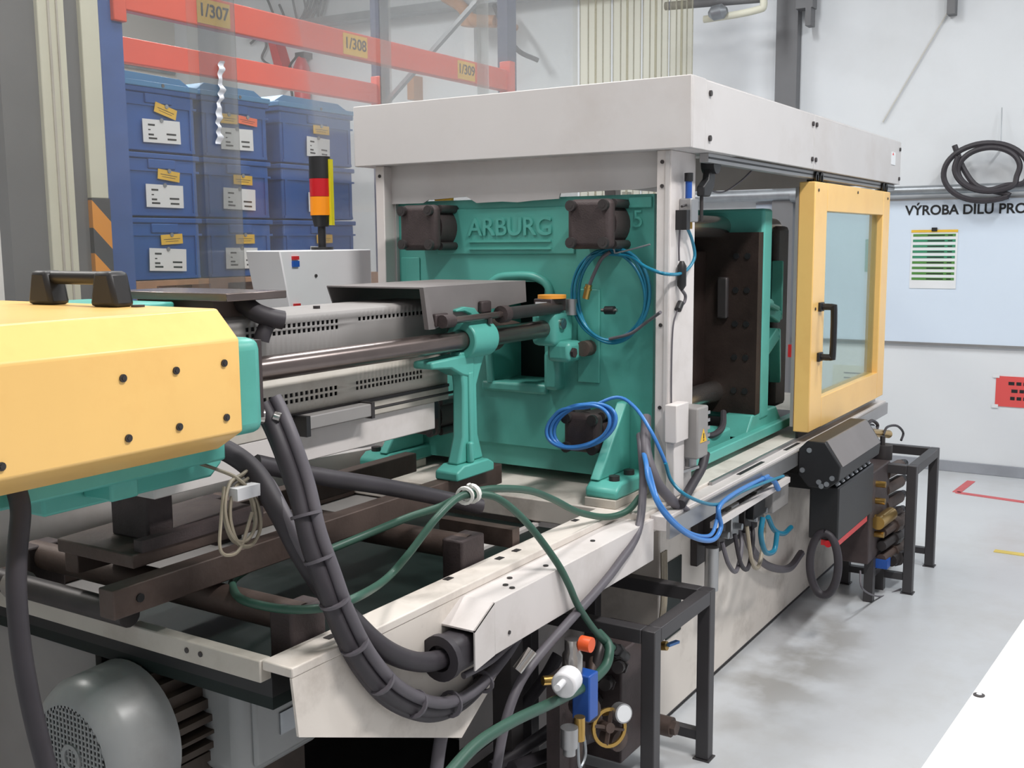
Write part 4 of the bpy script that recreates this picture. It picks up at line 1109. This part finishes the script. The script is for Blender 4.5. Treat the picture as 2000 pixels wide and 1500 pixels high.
# green hoses
g1 = [(1.849, 1.834, 0.840), (1.739, 1.826, 0.845), (1.611, 1.760, 0.860), (1.523, 1.669, 0.875), (1.464, 1.571, 0.885), (1.461, 1.455, 0.890), (1.491, 1.374, 0.900), (1.548, 1.345, 0.910), (1.788, 1.470, 0.859), (1.847, 1.450, 0.906), (1.906, 1.420, 0.974), (1.984, 1.410, 1.010), (2.029, 1.390, 1.011), (2.082, 1.360, 0.992), (2.161, 1.330, 0.918), (2.220, 1.285, 0.816), (2.258, 1.270, 0.748), (2.297, 1.262, 0.678), (2.381, 1.255, 0.584), (2.475, 1.250, 0.507)]
hose('green_hose', g1, .009, 'greenhose', 'green hose arching over the white duct towards the front stand', group='green hoses over the tray')
hose('green_hose', [(1.763, 1.620, 0.907), (1.861, 1.580, 0.929), (1.939, 1.520, 0.959), (1.994, 1.470, 0.978), (2.019, 1.420, 1.006), (2.110, 1.400, 1.006), (2.276, 1.400, 0.969), (2.406, 1.400, 0.918), (2.529, 1.390, 0.857), (2.660, 1.370, 0.816), (2.742, 1.345, 0.819), (2.807, 1.335, 0.849)], .0095, 'greenhose', 'grey green hose lying from the tray along the deck to the post', group='green hoses over the tray')
tt = empty('hose_tie', (2.026, 1.400, 1.007), 'white cable tie binding the two green hoses together', 'cable tie')
tie((2.026, 1.400, 1.012), (1, .1, .1), .021, tt, 'tie', .006)
tie((2.004, 1.405, 1.011), (1, .3, .1), .02, tt, 'tie', .004)
build(MB().tube([(1.998, 1.380, 1.035), (1.975, 1.370, 1.049), (1.963, 1.370, 1.048)], .0025, 6), 'tie_tail', 'tie', tt)
hose('water_hose', [(2.447, 1.285, 0.556), (2.433, 1.250, 0.539), (2.416, 1.235, 0.520), (2.377, 1.230, 0.493), (2.247, 1.220, 0.494), (2.076, 1.210, 0.519), (1.880, 1.200, 0.552), (1.725, 1.190, 0.566), (1.602, 1.180, 0.551)], .0135, 'greenhose', 'grey green hose curving out of the front stand to the floor')
hose('grey_cable', [(2.877, 1.370, 1.020), (2.825, 1.340, 0.985), (2.806, 1.325, 0.882), (2.697, 1.290, 0.773), (2.538, 1.275, 0.719), (2.409, 1.270, 0.685), (2.258, 1.270, 0.648), (2.095, 1.270, 0.604), (2.029, 1.280, 0.555), (1.972, 1.280, 0.483), (1.926, 1.280, 0.364)], .012, 'hosegrey', 'grey cable falling from the post across the white duct')
hose('grey_cable', [(1.955, 1.420, 0.551), (1.936, 1.420, 0.488), (1.910, 1.420, 0.435), (1.876, 1.420, 0.310)], .016, 'hosegrey', 'grey cable hanging straight down behind the skirt loop')
hose('grey_cable', [(1.881, 1.330, 0.629), (1.981, 1.320, 0.633), (2.062, 1.300, 0.666), (2.219, 1.300, 0.675)], .008, 'hosegrey', 'thin grey cable under the edge of the white duct')
hose('drain_hose', [(0.968, 1.540, 1.221), (0.966, 1.530, 1.186), (0.949, 1.520, 1.125), (0.937, 1.510, 1.064), (0.932, 1.500, 0.976), (0.937, 1.490, 0.876), (0.951, 1.480, 0.762)], .0155, 'rubber', 'thick dark hose hanging at the far left below the yellow cover', n=14)
# tan looped wires
tw = empty('wire_loop', (1.455, 1.550, 1.075), 'looped tan wires tied up below the yellow cover', 'wires')
for k in range(5):
    d = k * 5
    build(MB().tube([(1.386, 1.600, 1.180), (1.415, 1.580, 1.164), (1.438, 1.550, 1.145)] + [Vector(q) + Vector((.004 * k, .006 * (k % 3), -.004 * k)) for q in ((1.461, 1.540, 1.111), (1.471, 1.540, 1.051), (1.445, 1.540, 1.021), (1.410, 1.540, 1.035), (1.393, 1.540, 1.090), (1.416, 1.550, 1.139), (1.462, 1.560, 1.150), (1.507, 1.570, 1.161))], .0035, 6), 'wire', 'tanwire', tw)
build(MB().tube([(1.402, 1.550, 1.137), (1.387, 1.545, 1.080), (1.376, 1.540, 1.023), (1.395, 1.540, 1.003), (1.428, 1.540, 1.010), (1.462, 1.540, 1.074)], .0035, 6), 'wire', 'tanwire', tw)
build(MB().box(*(lambda p: (p[0] - .03, p[0] + .03, p[1] - .012, p[1] + .012, p[2] - .012, p[2] + .012))((1.445, 1.540, 1.119))), 'wire_tag', 'whiteplastic', tw, label='white plug tag')

# blue hose coils
def coil(name, c, ry, rz, turns, r, m, label, x=2.95, tail=(), head=(), xs=.004, jit=.012, tilt=0.0):
    t = empty(name, c, label, 'hose', 'coiled blue air hoses')
    pts = list(head)
    N = turns * 14
    for k in range(N):
        a = 2 * math.pi * k / 14 + math.pi / 2
        jy = 1 + jit * 3 * math.sin(k * .7)
        y = c[1] + ry * jy * math.cos(a); z = c[2] + rz * jy * math.sin(a) + tilt * (y - c[1])
        pts.append((c[0] - xs * (k // 14) - .003 * math.sin(k), y + jit * math.sin(k / 14 * 2.1), z))
    pts += list(tail)
    build(MB().tube(pts, r, 8, 5), 'hose', m, t, angle=60)
    return t
c1 = (2.965, 1.515, 1.432)
t1 = coil('air_hose_coil', (2.965, c1[1], c1[2]), .124, .142, 3, .0052, 'tealhose', 'blue air hose coiled on the platen below the dark cap near the post',
          tail=[(2.955, 1.455, 1.555), (2.910, 1.370, 1.523), (2.861, 1.285, 1.505), (2.991, 1.285, 1.506), (3.072, 1.285, 1.546), (3.054, 1.285, 1.600), (3.006, 1.285, 1.646)])
build(MB().tube([(2.950, 1.510, 1.568), (2.950, 1.540, 1.547), (2.945, 1.564, 1.500), (2.945, 1.582, 1.460)], .006, 8), 'grey_hose_end', 'hosegrey', t1)
build(MB().cyl((2.945, 1.582, 1.467), (2.945, 1.593, 1.423), .011, 10).cyl((2.945, 1.584, 1.457), (2.945, 1.586, 1.451), .013, 10), 'brass_fitting', 'brass', t1)
build(MB().cyl((2.950, 1.540, 1.388), (2.950, 1.486, 1.389), .006, 8), 'connector', 'chrome', t1)
build(MB().cyl((2.950, 1.527, 1.388), (2.950, 1.495, 1.389), .013, 10), 'connector_body', 'black', t1)
build(MB().tube([(2.930, 1.495, 1.597), (2.940, 1.491, 1.571), (2.945, 1.488, 1.565), (2.940, 1.439, 1.574), (2.930, 1.367, 1.590)], .0028, 6), 'wire_hook', 'galv', t1)
build(MB().tube([(2.950, 1.512, 1.299), (2.940, 1.437, 1.319), (2.930, 1.378, 1.356), (2.857, 1.298, 1.394)], .005, 8), 'grey_tail', 'hosegrey', t1)
c2 = (2.830, 1.541, 1.041)
coil('air_hose_coil', (2.83, c2[1], c2[2]), .108, .066, 4, .0055, 'bluehose', 'light blue air hose coil hung round the lower dark cap', xs=.006, tilt=-.25,
     tail=[(2.830, 1.520, 1.101), (2.860, 1.440, 1.133), (2.860, 1.380, 1.107), (2.840, 1.319, 1.046), (2.849, 1.290, 0.985), (2.865, 1.280, 0.945)])
hose('air_hose', [(2.854, 1.275, 0.948), (2.877, 1.265, 0.890), (2.900, 1.220, 0.844), (3.102, 1.210, 0.778), (3.343, 1.215, 0.770), (3.555, 1.200, 0.764), (3.661, 1.180, 0.765)], .0055, 'tealhose', 'thin teal air hose running from the post foot below the rail', group='blue air hoses along the base')
hose('air_hose', [(2.836, 1.340, 0.983), (2.762, 1.295, 0.962), (2.730, 1.270, 0.918), (2.728, 1.225, 0.835), (2.856, 1.200, 0.740), (3.026, 1.195, 0.683), (3.101, 1.195, 0.706), (3.098, 1.200, 0.772), (3.295, 1.215, 0.779), (3.613, 1.220, 0.769)], .0075, 'bluehose', 'bright blue air hose hanging in a loop below the post foot', group='blue air hoses along the base')
hose('air_hose', [(2.857, 1.340, 0.964), (2.775, 1.288, 0.930), (2.721, 1.230, 0.858), (2.841, 1.205, 0.757), (3.017, 1.200, 0.699), (3.091, 1.205, 0.732), (3.110, 1.210, 0.777)], .006, 'bluehose', 'second blue air hose inside the loop below the post foot', group='blue air hoses along the base')
hose('power_cable', [(2.919, 1.370, 1.069), (2.825, 1.325, 0.986), (2.812, 1.285, 0.901), (2.882, 1.270, 0.834), (2.953, 1.250, 0.781)], .016, 'hosegrey', 'grey power cable curving down past the post foot')
hose('power_cable', [(3.163, 1.275, 0.925), (3.119, 1.270, 0.884), (3.014, 1.260, 0.848), (2.901, 1.245, 0.817)], .015, 'rubber', 'black cable leaving the grey junction box downwards')

# ================================================================== FITTINGS ON THE POST
jb = empty('junction_box', (3.04, 1.27, .90), 'grey junction box with a yellow warning triangle beside the post', 'junction box')
build(MB().box(3.001, 3.085, 1.235, 1.300, .935, 1.095), 'body', 'panelgrey', jb, bev=.006)
build(MB().box(3.085, 3.12, 1.25, 1.31, .955, 1.085), 'connector', 'alu', jb, bev=.004)
for k in range(5):
    build(MB().box(3.09, 3.125, 1.246, 1.25, .965 + k * .024, .975 + k * .024), 'connector_rib', 'alu', jb)
build(MB().prism([(3.018, .985), (3.068, .985), (3.043, 1.026)], 'y', 1.2335, 1.235), 'warning_triangle', 'tag', jb)
build(MB().box(3.04, 3.046, 1.2328, 1.2335, .996, 1.012).box(3.04, 3.046, 1.2328, 1.2335, .989, .993), 'warning_mark', 'print', jb)
build(MB().cyl((3.043, 1.275, .935), (3.043, 1.275, .905), .018, 14), 'cable_gland', 'alu', jb)
build(MB().bar((2.965, 1.30, .89), (3.045, 1.25, .905), .008, .008), 'mount_strap', 'alu', jb)
ls = empty('limit_switch', (3.01, 1.28, 1.62), 'small grey limit switch with a black plunger high on the post', 'switch')
build(MB().box(2.99, 3.045, 1.262, 1.302, 1.655, 1.725), 'body', 'alu', ls, bev=.004)
build(MB().cyl((3.01, 1.28, 1.725), (3.01, 1.28, 1.79), .010, 10), 'plunger', 'bluepart', ls)
build(MB().cyl((3.01, 1.28, 1.775), (3.01, 1.28, 1.80), .013, 10), 'plunger_cap', 'black', ls)
build(MB().box(2.965, 2.99, 1.266, 1.302, 1.632, 1.69), 'coupling', 'black', ls)
build(MB().cyl((3.018, 1.28, 1.655), (3.018, 1.28, 1.635), .010, 8), 'brass_port', 'brass', ls)
build(MB().cyl((2.96, 1.28, 1.70), (3.05, 1.28, 1.715), .004, 6), 'lever', 'darksteel', ls)
build(MB().tube([(2.975, 1.292, 1.632), (2.975, 1.294, 1.58), (2.978, 1.294, 1.54)], .003, 6), 'lead', 'hosegrey', ls)
pl = empty('inline_plug', (2.975, 1.29, 1.44), 'black inline plug with a grey lead hanging down the post', 'plug')
build(MB().lathe([(0, .006), (.012, .014), (.07, .014), (.085, .006)], (2.978, 1.285, 1.455), (0, 0, 1), 12), 'plug', 'black', pl)
build(MB().tube([(2.978, 1.285, 1.455), (3.005, 1.284, 1.435), (3.0, 1.286, 1.415), (2.975, 1.29, 1.41)], .005, 8), 'lead_bend', 'hosegrey', pl)
build(MB().cyl((2.985, 1.29, 1.415), (2.965, 1.29, 1.395), .011, 10), 'socket', 'black', pl)
build(MB().tube([(2.965, 1.292, 1.395), (2.945, 1.297, 1.34), (2.94, 1.298, 1.2), (2.945, 1.298, 1.05)], .0025, 6), 'thin_lead', 'hosegrey', pl)
rb = empty('roller_bracket', (3.17, 1.29, 1.74), 'black bent roller bracket at the top of the post under the hood', 'bracket')
build(MB().cyl((3.19, 1.262, 1.835), (3.19, 1.305, 1.835), .030, 18), 'roller', 'black', rb)
build(MB().prism([(3.172, 1.84), (3.212, 1.83), (3.205, 1.77), (3.17, 1.735), (3.118, 1.735), (3.118, 1.765), (3.16, 1.79)], 'y', 1.275, 1.300), 'arm', 'black', rb, bev=.004)
build(MB().tube([(3.2, 1.30, 1.80), (3.30, 1.33, 1.765), (3.42, 1.33, 1.76), (3.55, 1.32, 1.80), (3.62, 1.30, 1.845)], .003, 6), 'loose_cable', 'hosegrey', rb)
build(MB().cyl((3.135, 1.29, 1.735), (3.135, 1.29, 1.66), .006, 8), 'pin', 'darksteel', rb)

# ================================================================== STANDS WITH VALVES
def stand(name, x0, x1, y0, y1, h, label, s=.042, shelf=None):
    t = empty(name, ((x0 + x1) / 2, (y0 + y1) / 2, 0), label, 'stand', 'dark steel valve stands')
    for x in (x0, x1 - s):
        for y in (y0, y1 - s):
            build(MB().box(x, x + s, y, y + s, .004, h), 'leg', 'stand', t, bev=.003)
            build(MB().box(x - .006, x + s + .006, y - .006, y + s + .006, 0, .004), 'foot_pad', 'stand', t)
    for y in (y0, y1 - s):
        build(MB().box(x0 + s, x1 - s, y, y + s, h - s, h), 'long_rail', 'stand', t, bev=.003)
    for x in (x0, x1 - s):
        build(MB().box(x, x + s, y0 + s, y1 - s, h - s, h), 'cross_rail', 'stand', t, bev=.003)
        build(MB().box(x + .006, x + s - .006, y0 + s, y1 - s, .06, .09), 'low_rail', 'stand', t)
    return t
stand('valve_stand', 2.55, 2.99, 1.165, 1.60, .546, 'dark steel frame stand in front holding the water valves')
stand('valve_stand', 4.90, 5.42, .975, 1.30, .592, 'dark steel frame stand beyond the yellow door by the back wall')

# air service unit in the front stand
au = empty('water_regulator', (2.46, 1.22, .1), 'water regulator with an orange cap, white bowl and blue body in the front stand', 'regulator')
q = Vector((2.233, 1.220, 0.612))
build(MB().cyl(q, q + Vector((0, -.03, .0)), .019, 16), 'orange_cap', 'orangecap', au)
q = Vector((2.225, 1.240, 0.511))
build(MB().lathe([(0, .022), (.02, .026), (.09, .026), (.10, .02), (.13, .02)], q + Vector((0, 0, -.02)), (0, 0, 1), 18), 'chrome_body', 'chrome', au)
q = Vector((2.145, 1.200, 0.559))
build(MB().cyl(q, q + Vector((-.055, -.01, 0)), .032, 22), 'white_bowl', 'whiteplastic', au, bev=.006)
build(MB().cyl(q + Vector((-.055, -.01, .01)), q + Vector((-.10, -.02, .014)), .008, 10), 'white_stub', 'whiteplastic', au)
q = Vector((2.259, 1.215, 0.464))
build(MB().box(q.x - .028, q.x + .02, q.y - .02, q.y + .03, q.z - .055, q.z + .065), 'blue_body', 'bluepart', au, bev=.004)
q = Vector((2.155, 1.210, 0.425))
build(MB().cyl(q, q + Vector((0, 0, -.05)), .022, 16).cyl(q + Vector((0, 0, -.05)), q + Vector((0, 0, -.07)), .016, 12), 'drain_cup', 'alu', au)
q = Vector((2.189, 1.200, 0.441))
build(MB().cyl(q, q + Vector((0, 0, -.06)), .014, 14), 'drain_tube', 'brass', au)
build(MB().tube([q + Vector((-.01, 0, -.06)), q + Vector((0, 0, -.13)), q + Vector((.03, 0, -.11)), q + Vector((.02, 0, -.05))], .004, 6), 'wire_bail', 'galv', au)
build(MB().cyl((2.147, 1.280, 0.531), (2.204, 1.240, 0.525), .012, 10), 'inlet_pipe', 'brass', au)
build(MB().box(2.30, 2.44, 1.32, 1.36, .10, .47), 'back_plate', 'cast', au)
build(MB().cyl((2.014, 1.270, 0.607), (2.050, 1.250, 0.648), .014, 12), 'chrome_handle', 'chrome', au)
hw = empty('hand_wheel_valve', (2.417, 1.250, 0.309), 'rusty hand wheel valve low in the front stand', 'valve')
q = Vector((2.392, 1.225, 0.325))
dd = Vector((-.5, -.8, .2)).normalized()
build(MB().ring(q, q + dd * .008, .052, .043, 28), 'wheel_rim', 'brass', hw)
u = dd.orthogonal().normalized(); w2 = dd.cross(u)
for k in range(4):
    a = math.pi / 2 * k + .5
    build(MB().bar(q + dd * .004, q + dd * .004 + (u * math.cos(a) + w2 * math.sin(a)) * .045, .010, .007), 'spoke', 'rust', hw)
build(MB().cyl(q + dd * .012, q - dd * .09, .014, 12), 'stem', 'rust', hw)
build(MB().lathe([(0, .02), (.01, .04), (.06, .045), (.10, .03)], q - dd * .09, -dd, 16), 'valve_body', 'cast', hw)
gg = empty('pressure_gauge', (2.433, 1.220, 0.356), 'small clear pressure gauge above the rusty hand wheel', 'gauge')
q = Vector((2.432, 1.215, 0.355))
build(MB().cyl(q, q + dd * .028, .026, 20), 'bezel', 'alu', gg)
build(MB().cyl(q + dd * .028, q + dd * .030, .022, 20), 'dial', 'paper', gg)
build(MB().cyl(q, q + Vector((.01, .05, -.02)), .008, 10), 'stem', 'brass', gg)
# hydraulic hose fittings in the stand
vf = empty('valve_manifold', (2.72, 1.36, .1), 'dark valve manifold with hose fittings inside the front stand', 'manifold')
build(MB().box(2.62, 2.86, 1.30, 1.46, .10, .44), 'block', 'cast', vf, bev=.006)
for k, (u_, v_) in enumerate(((1215, 1275), (1240, 1300), (1215, 1330), (1235, 1370))):
    a = Vector((2.625, 1.30 + .04 * k, .40 - .06 * k))
    build(MB().cyl(a, a + Vector((-.07, -.02, .02)), .017, 12).cyl(a + Vector((-.02, -.006, .006)), a + Vector((-.035, -.01, .01)), .023, 6), 'fitting', 'darksteel', vf)
build(MB().cyl((2.8, 1.30, .40), (2.8, 1.24, .41), .014, 12), 'brass_tap', 'brass', vf)
build(MB().bar((2.80, 1.238, .412), (2.86, 1.232, .405), .014, .008), 'blue_lever', 'bluehose', vf, label='blue tap lever')
build(MB().cyl((2.80, 1.30, .16), (2.80, 1.22, .16), .03, 14).cyl((2.80, 1.22, .16), (2.80, 1.205, .16), .022, 6), 'drain_fitting', 'rust', vf)
for k in range(4):
    hose('thin_cable', [(3.02 + .012 * k, 1.36, .62), (3.0 + .012 * k, 1.35, .45), (2.92 + .012 * k, 1.34, .30), (2.87, 1.33 - .005 * k, .20 - .01 * k)], .004, 'tanwire', ('outermost', 'second', 'third', 'innermost')[k] + ' tan cable drooping behind the front stand leg', 'cable', 'tan cables behind the front stand')
build(MB().cyl((2.467, 1.252, 0.515), (2.569, 1.262, 0.452), .014, 12).cyl((2.501, 1.255, 0.495), (2.529, 1.258, 0.477), .019, 6), 'hose_coupling', 'black', vf, label='black coupling of the green hose')
for k in range(3):
    a = Vector((2.56 - .05 * k, 1.33, .50 - .05 * k))
    build(MB().tube([a, a + Vector((-.05, -.015, -.03)), a + Vector((-.09, -.01, -.12)), a + Vector((-.10, .0, -.26))], .013, 10), 'pipe', ('darksteel', 'rust', 'cast')[k], vf)
    build(MB().cyl(a + Vector((-.085, -.011, -.10)), a + Vector((-.093, -.01, -.135)), .020, 6), 'pipe_nut', 'brass' if k == 1 else 'darksteel', vf)
build(MB().lathe([(0, .02), (.01, .034), (.07, .034), (.08, .02)], (2.34, 1.285, .40), (-.5, -.6, .1), 16), 'solenoid', 'cast', vf)
build(MB().lathe([(0, .02), (.01, .03), (.06, .03), (.07, .015)], (2.46, 1.27, .27), (-.3, -.8, .0), 16), 'solenoid', 'rust', vf)
# clutter of hoses under the tray
for k, (a, b, c, d) in enumerate((((2.246, 1.500, 0.201), (2.375, 1.450, 0.232), (2.524, 1.420, 0.255), (2.706, 1.400, 0.268)), ((2.245, 1.600, 0.204), (2.350, 1.500, 0.304), (2.449, 1.460, 0.380), (2.501, 1.440, 0.442)), ((2.222, 1.420, 0.233), (2.402, 1.400, 0.204), (2.573, 1.380, 0.183), (2.696, 1.360, 0.169)))):
    hose('pressure_hose', [a, b, c, d], .018, 'rubber', ('lowest black pressure hose under the tray by the front stand', 'upper black pressure hose under the white skirt', 'short black pressure hose at the foot of the front stand')[k], group='black pressure hoses')

# ================================================================== DISTRIBUTOR BLOCK BY THE DOOR
db = empty('hydraulic_distributor', (4.35, 1.15, .35), 'black angular hydraulic distributor with screws hung below the yellow door', 'distributor')
build(MB().prism([(1.232, .70), (1.232, .80), (1.20, .835), (1.13, .835), (1.07, .745), (1.075, .69), (1.12, .655), (1.19, .655)], 'x', 4.0, 4.62), 'head', 'black', db, bev=.004)
build(MB().prism([(1.135, .8365), (1.128, .8365), (1.066, .744), (1.07, .742)], 'x', 4.02, 4.60), 'sloped_cover', 'cover', db, label='grey sloped cover plate')
build(MB().box(4.05, 4.58, 1.085, 1.20, .44, .655), 'body', 'black', db, bev=.006)
build(MB().box(4.05, 4.5, 1.086, 1.15, .42, .442), 'red_strip', 'red', db)
build(MB().cyl((4.05, 1.12, .43), (4.04, 1.12, .43), .014, 12), 'red_button', 'redlens', db)
build(MB().box(4.2, 4.4, 1.20, 1.378, .60, .66), 'mount_arm', 'black', db)
for y, z in ((1.215, .72), (1.15, .68), (1.12, .675), (1.10, .70), (1.19, .80), (1.14, .665)):
    build(MB().cyl((4.0, y, z), (3.995, y, z), .010, 10), 'screw', 'galv', db)
for k in range(8):
    x = 4.05 + k * .065
    build(MB().cyl((x, 1.095, .672), (x, 1.088, .664), .010, 10), 'screw', 'galv', db)
rh = empty('ring_hose', (4.07, 1.15, .21), 'thick black hose loop hanging below the distributor', 'hose')
pts = [(4.05 + .0 * math.cos(a), 1.135 + .055 * math.cos(a), .345 + .125 * math.sin(a)) for a in [math.pi / 2 + 2 * math.pi * k / 16 for k in range(17)]]
build(MB().tube(pts, .016, 10, 4), 'loop', 'rubber', rh)
bc = empty('base_cable_loop', (3.7, 1.33, .4), 'dark cable swagged along the base side below the rail', 'cable')
build(MB().tube([(3.737, 1.345, 0.527), (3.826, 1.345, 0.425), (4.010, 1.345, 0.315), (4.273, 1.345, 0.234), (4.445, 1.345, 0.256)], .016, 8), 'cable', 'hosegrey', bc)
for k, pts in enumerate(([(3.657, 1.250, 0.606), (3.639, 1.250, 0.544), (3.694, 1.250, 0.467), (3.792, 1.250, 0.448), (3.823, 1.250, 0.510)], [(3.773, 1.270, 0.578), (3.847, 1.270, 0.511), (3.959, 1.270, 0.470), (4.053, 1.270, 0.473)], [(3.559, 1.220, 0.771), (3.670, 1.220, 0.743), (3.730, 1.220, 0.699)])):
    hose('air_hose', pts, .010, 'tealhose' if k < 2 else 'bluehose', ('blue hose ring below the air valves', 'short blue hose beside the blue ring', 'blue hose bend under the rail by the distributor')[k], group='blue air hoses along the base')
av = empty('air_valve_bank', (3.6, 1.3, .45), 'bank of small grey air valves under the rail behind the blue hoses', 'valves')
for k in range(4):
    x = 3.35 + k * .13
    build(MB().box(x, x + .07, 1.30, 1.36, .56, .68), 'valve', 'alu' if k % 2 else 'darksteel', av, bev=.004)
    build(MB().cyl((x + .035, 1.30, .60), (x + .035, 1.275, .60), .012, 10), 'port', 'galv', av)
build(MB().box(3.30, 3.9, 1.355, 1.378, .50, .70), 'back_plate', 'darksteel', av)
build(MB().cyl((3.32, 1.31, .57), (3.32, 1.31, .42), .024, 14), 'filter_bowl', 'alu', av)
build(MB().bar((3.15, 1.24, .695), (3.9, 1.24, .70), .02, .02), 'pipe_rail', 'white', av)
for k, (u0, m) in enumerate(((0, 'hosegrey'), (1, 'rubber'), (2, 'tanwire'))):
    build(MB().tube([(3.36 + .12 * k, 1.29, .58), (3.38 + .12 * k, 1.272, .50 - .03 * k), (3.48 + .12 * k, 1.28, .45 - .02 * k), (3.58 + .12 * k, 1.30, .52), (3.60 + .12 * k, 1.33, .60)], .008, 8), 'lead', m, av)
build(MB().box(3.62, 3.74, 1.27, 1.30, .60, .67), 'coil_block', 'black', av, bev=.004)
build(MB().box(3.80, 3.98, 1.26, 1.36, .585, .70), 'relay_box', 'panelgrey', av, bev=.005)
# valve tree beyond
vt = empty('brass_valve_tree', (5.0, 1.15, .2), 'stack of brass and black water valves in the far stand', 'valves')
build(MB().box(4.60, 4.95, 1.10, 1.24, .20, .60), 'core', 'cast', vt, bev=.006)
for k in range(4):
    z = .54 - k * .075
    b = build(MB().cyl((4.92, 1.12, z), (5.14, 1.10, z), .030, 14), 'valve', 'rust', vt)
    build(MB().cyl((5.14, 1.10, z), (5.22, 1.095, z), .018, 12).cyl((5.16, 1.1, z), (5.18, 1.1, z), .026, 6), 'valve_handle', 'black', b)
    build(MB().cyl((4.70, 1.10, z), (4.70, 1.06, z), .014, 10), 'port', 'brass', b)
build(MB().cyl((4.66, 1.08, .375), (4.86, 1.07, .375), .03, 18), 'brass_sleeve', 'brass', vt, label='bright brass sleeve')
for k in range(3):
    z = .31 - k * .06
    build(MB().cyl((4.75, 1.08, z), (5.12, 1.05, z), .022, 12).cyl((4.9, 1.07, z), (4.96, 1.06, z), .034, 8), 'lower_valve', 'darksteel' if k % 2 else 'rust', vt)
build(MB().box(4.74, 4.80, 1.05, 1.10, .15, .19), 'blue_coil', 'bluepart', vt)
build(MB().cyl((4.85, 1.06, .16), (5.08, 1.03, .16), .028, 12).cyl((4.9, 1.05, .16), (4.94, 1.05, .16), .038, 8), 'lower_valve', 'darksteel', vt)
build(MB().bar((4.75, 1.12, .12), (5.4, 1.12, .12), .03, .03), 'support_bar', 'stand', vt)
for lx_ in (4.70, 4.90):
    build(MB().box(lx_, lx_ + .04, 1.10, 1.14, .0, .20), 'leg', 'stand', vt)
tv = empty('pressure_regulator_pair', (5.0, 1.2, .6), 'two chrome regulators with loops of wire on the far stand top', 'regulator')
build(MB().cyl((4.762, 1.250, 0.774), (5.055, 1.220, 0.718), .028, 14), 'regulator', 'chrome', tv)
build(MB().cyl((4.975, 1.200, 0.715), (5.242, 1.180, 0.668), .02, 12), 'regulator', 'brass', tv)
build(MB().tube([(4.877, 1.200, 0.754), (4.986, 1.200, 0.769), (5.106, 1.200, 0.731), (5.052, 1.200, 0.703)], .008, 8), 'tube_loop', 'rubber', tv)
build(MB().tube([(5.095, 1.170, 0.687), (5.171, 1.170, 0.714), (5.374, 1.170, 0.689), (5.517, 1.170, 0.633), (5.477, 1.170, 0.600)], .006, 8), 'tube_loop', 'rubber', tv)
build(MB().cyl((5.0, 1.15, .592), (5.0, 1.15, .66), .045, 18).cyl((5.0, 1.15, .66), (5.0, 1.15, .70), .012, 8), 'gauge_body', 'darksteel', tv)
build(MB().cyl((4.93, 1.22, .592), (4.93, 1.22, .70), .02, 12), 'blue_column', 'bluepart', tv)
hose('thin_cable', [(4.472, 1.100, 0.209), (4.444, 1.080, 0.141), (4.796, 1.085, 0.004), (4.953, 1.031, 0.004)], .004, 'hosegrey', 'thin grey cable touching the floor below the far valves', 'cable')

# ================================================================== FOREGROUND CABINET
fg = empty('white_cabinet', (1.4, -.1, 0), 'white cabinet lid with one screw in the near right corner', 'cabinet')
fgm = [(2.118, 0.222, 0.900), (1.421, 0.264, 0.900)]
a = Vector(fgm[0]); b = Vector(fgm[1])
d = (a - b).normalized(); nrm = Vector((d.y, -d.x, 0))
p0 = a; p1 = b - d * .55; p2 = p1 + nrm * .75; p3 = p0 + nrm * .75
poly = [(p.x, p.y) for p in (p0, p1, p2, p3)]
build(MB().prism(poly, 'z', .875, .90), 'lid', 'whiteplastic', fg, bev=.006)
ins = lambda p, q: (p[0] + (q[0] - p[0]) * .03, p[1] + (q[1] - p[1]) * .03)
cx = (sum(p[0] for p in poly) / 4, sum(p[1] for p in poly) / 4)
build(MB().prism([ins(p, cx) for p in poly], 'z', 0.0, .875), 'body', 'white', fg, bev=.004)
q = Vector((1.708, 0.234, 0.900))
build(MB().cyl((q.x, q.y, .8995), (q.x, q.y, .9015), .0085, 14), 'screw', 'darksteel', fg)
build(MB().cyl((q.x, q.y, .9015), (q.x, q.y, .903), .004, 8), 'screw_slot', 'paper', fg)
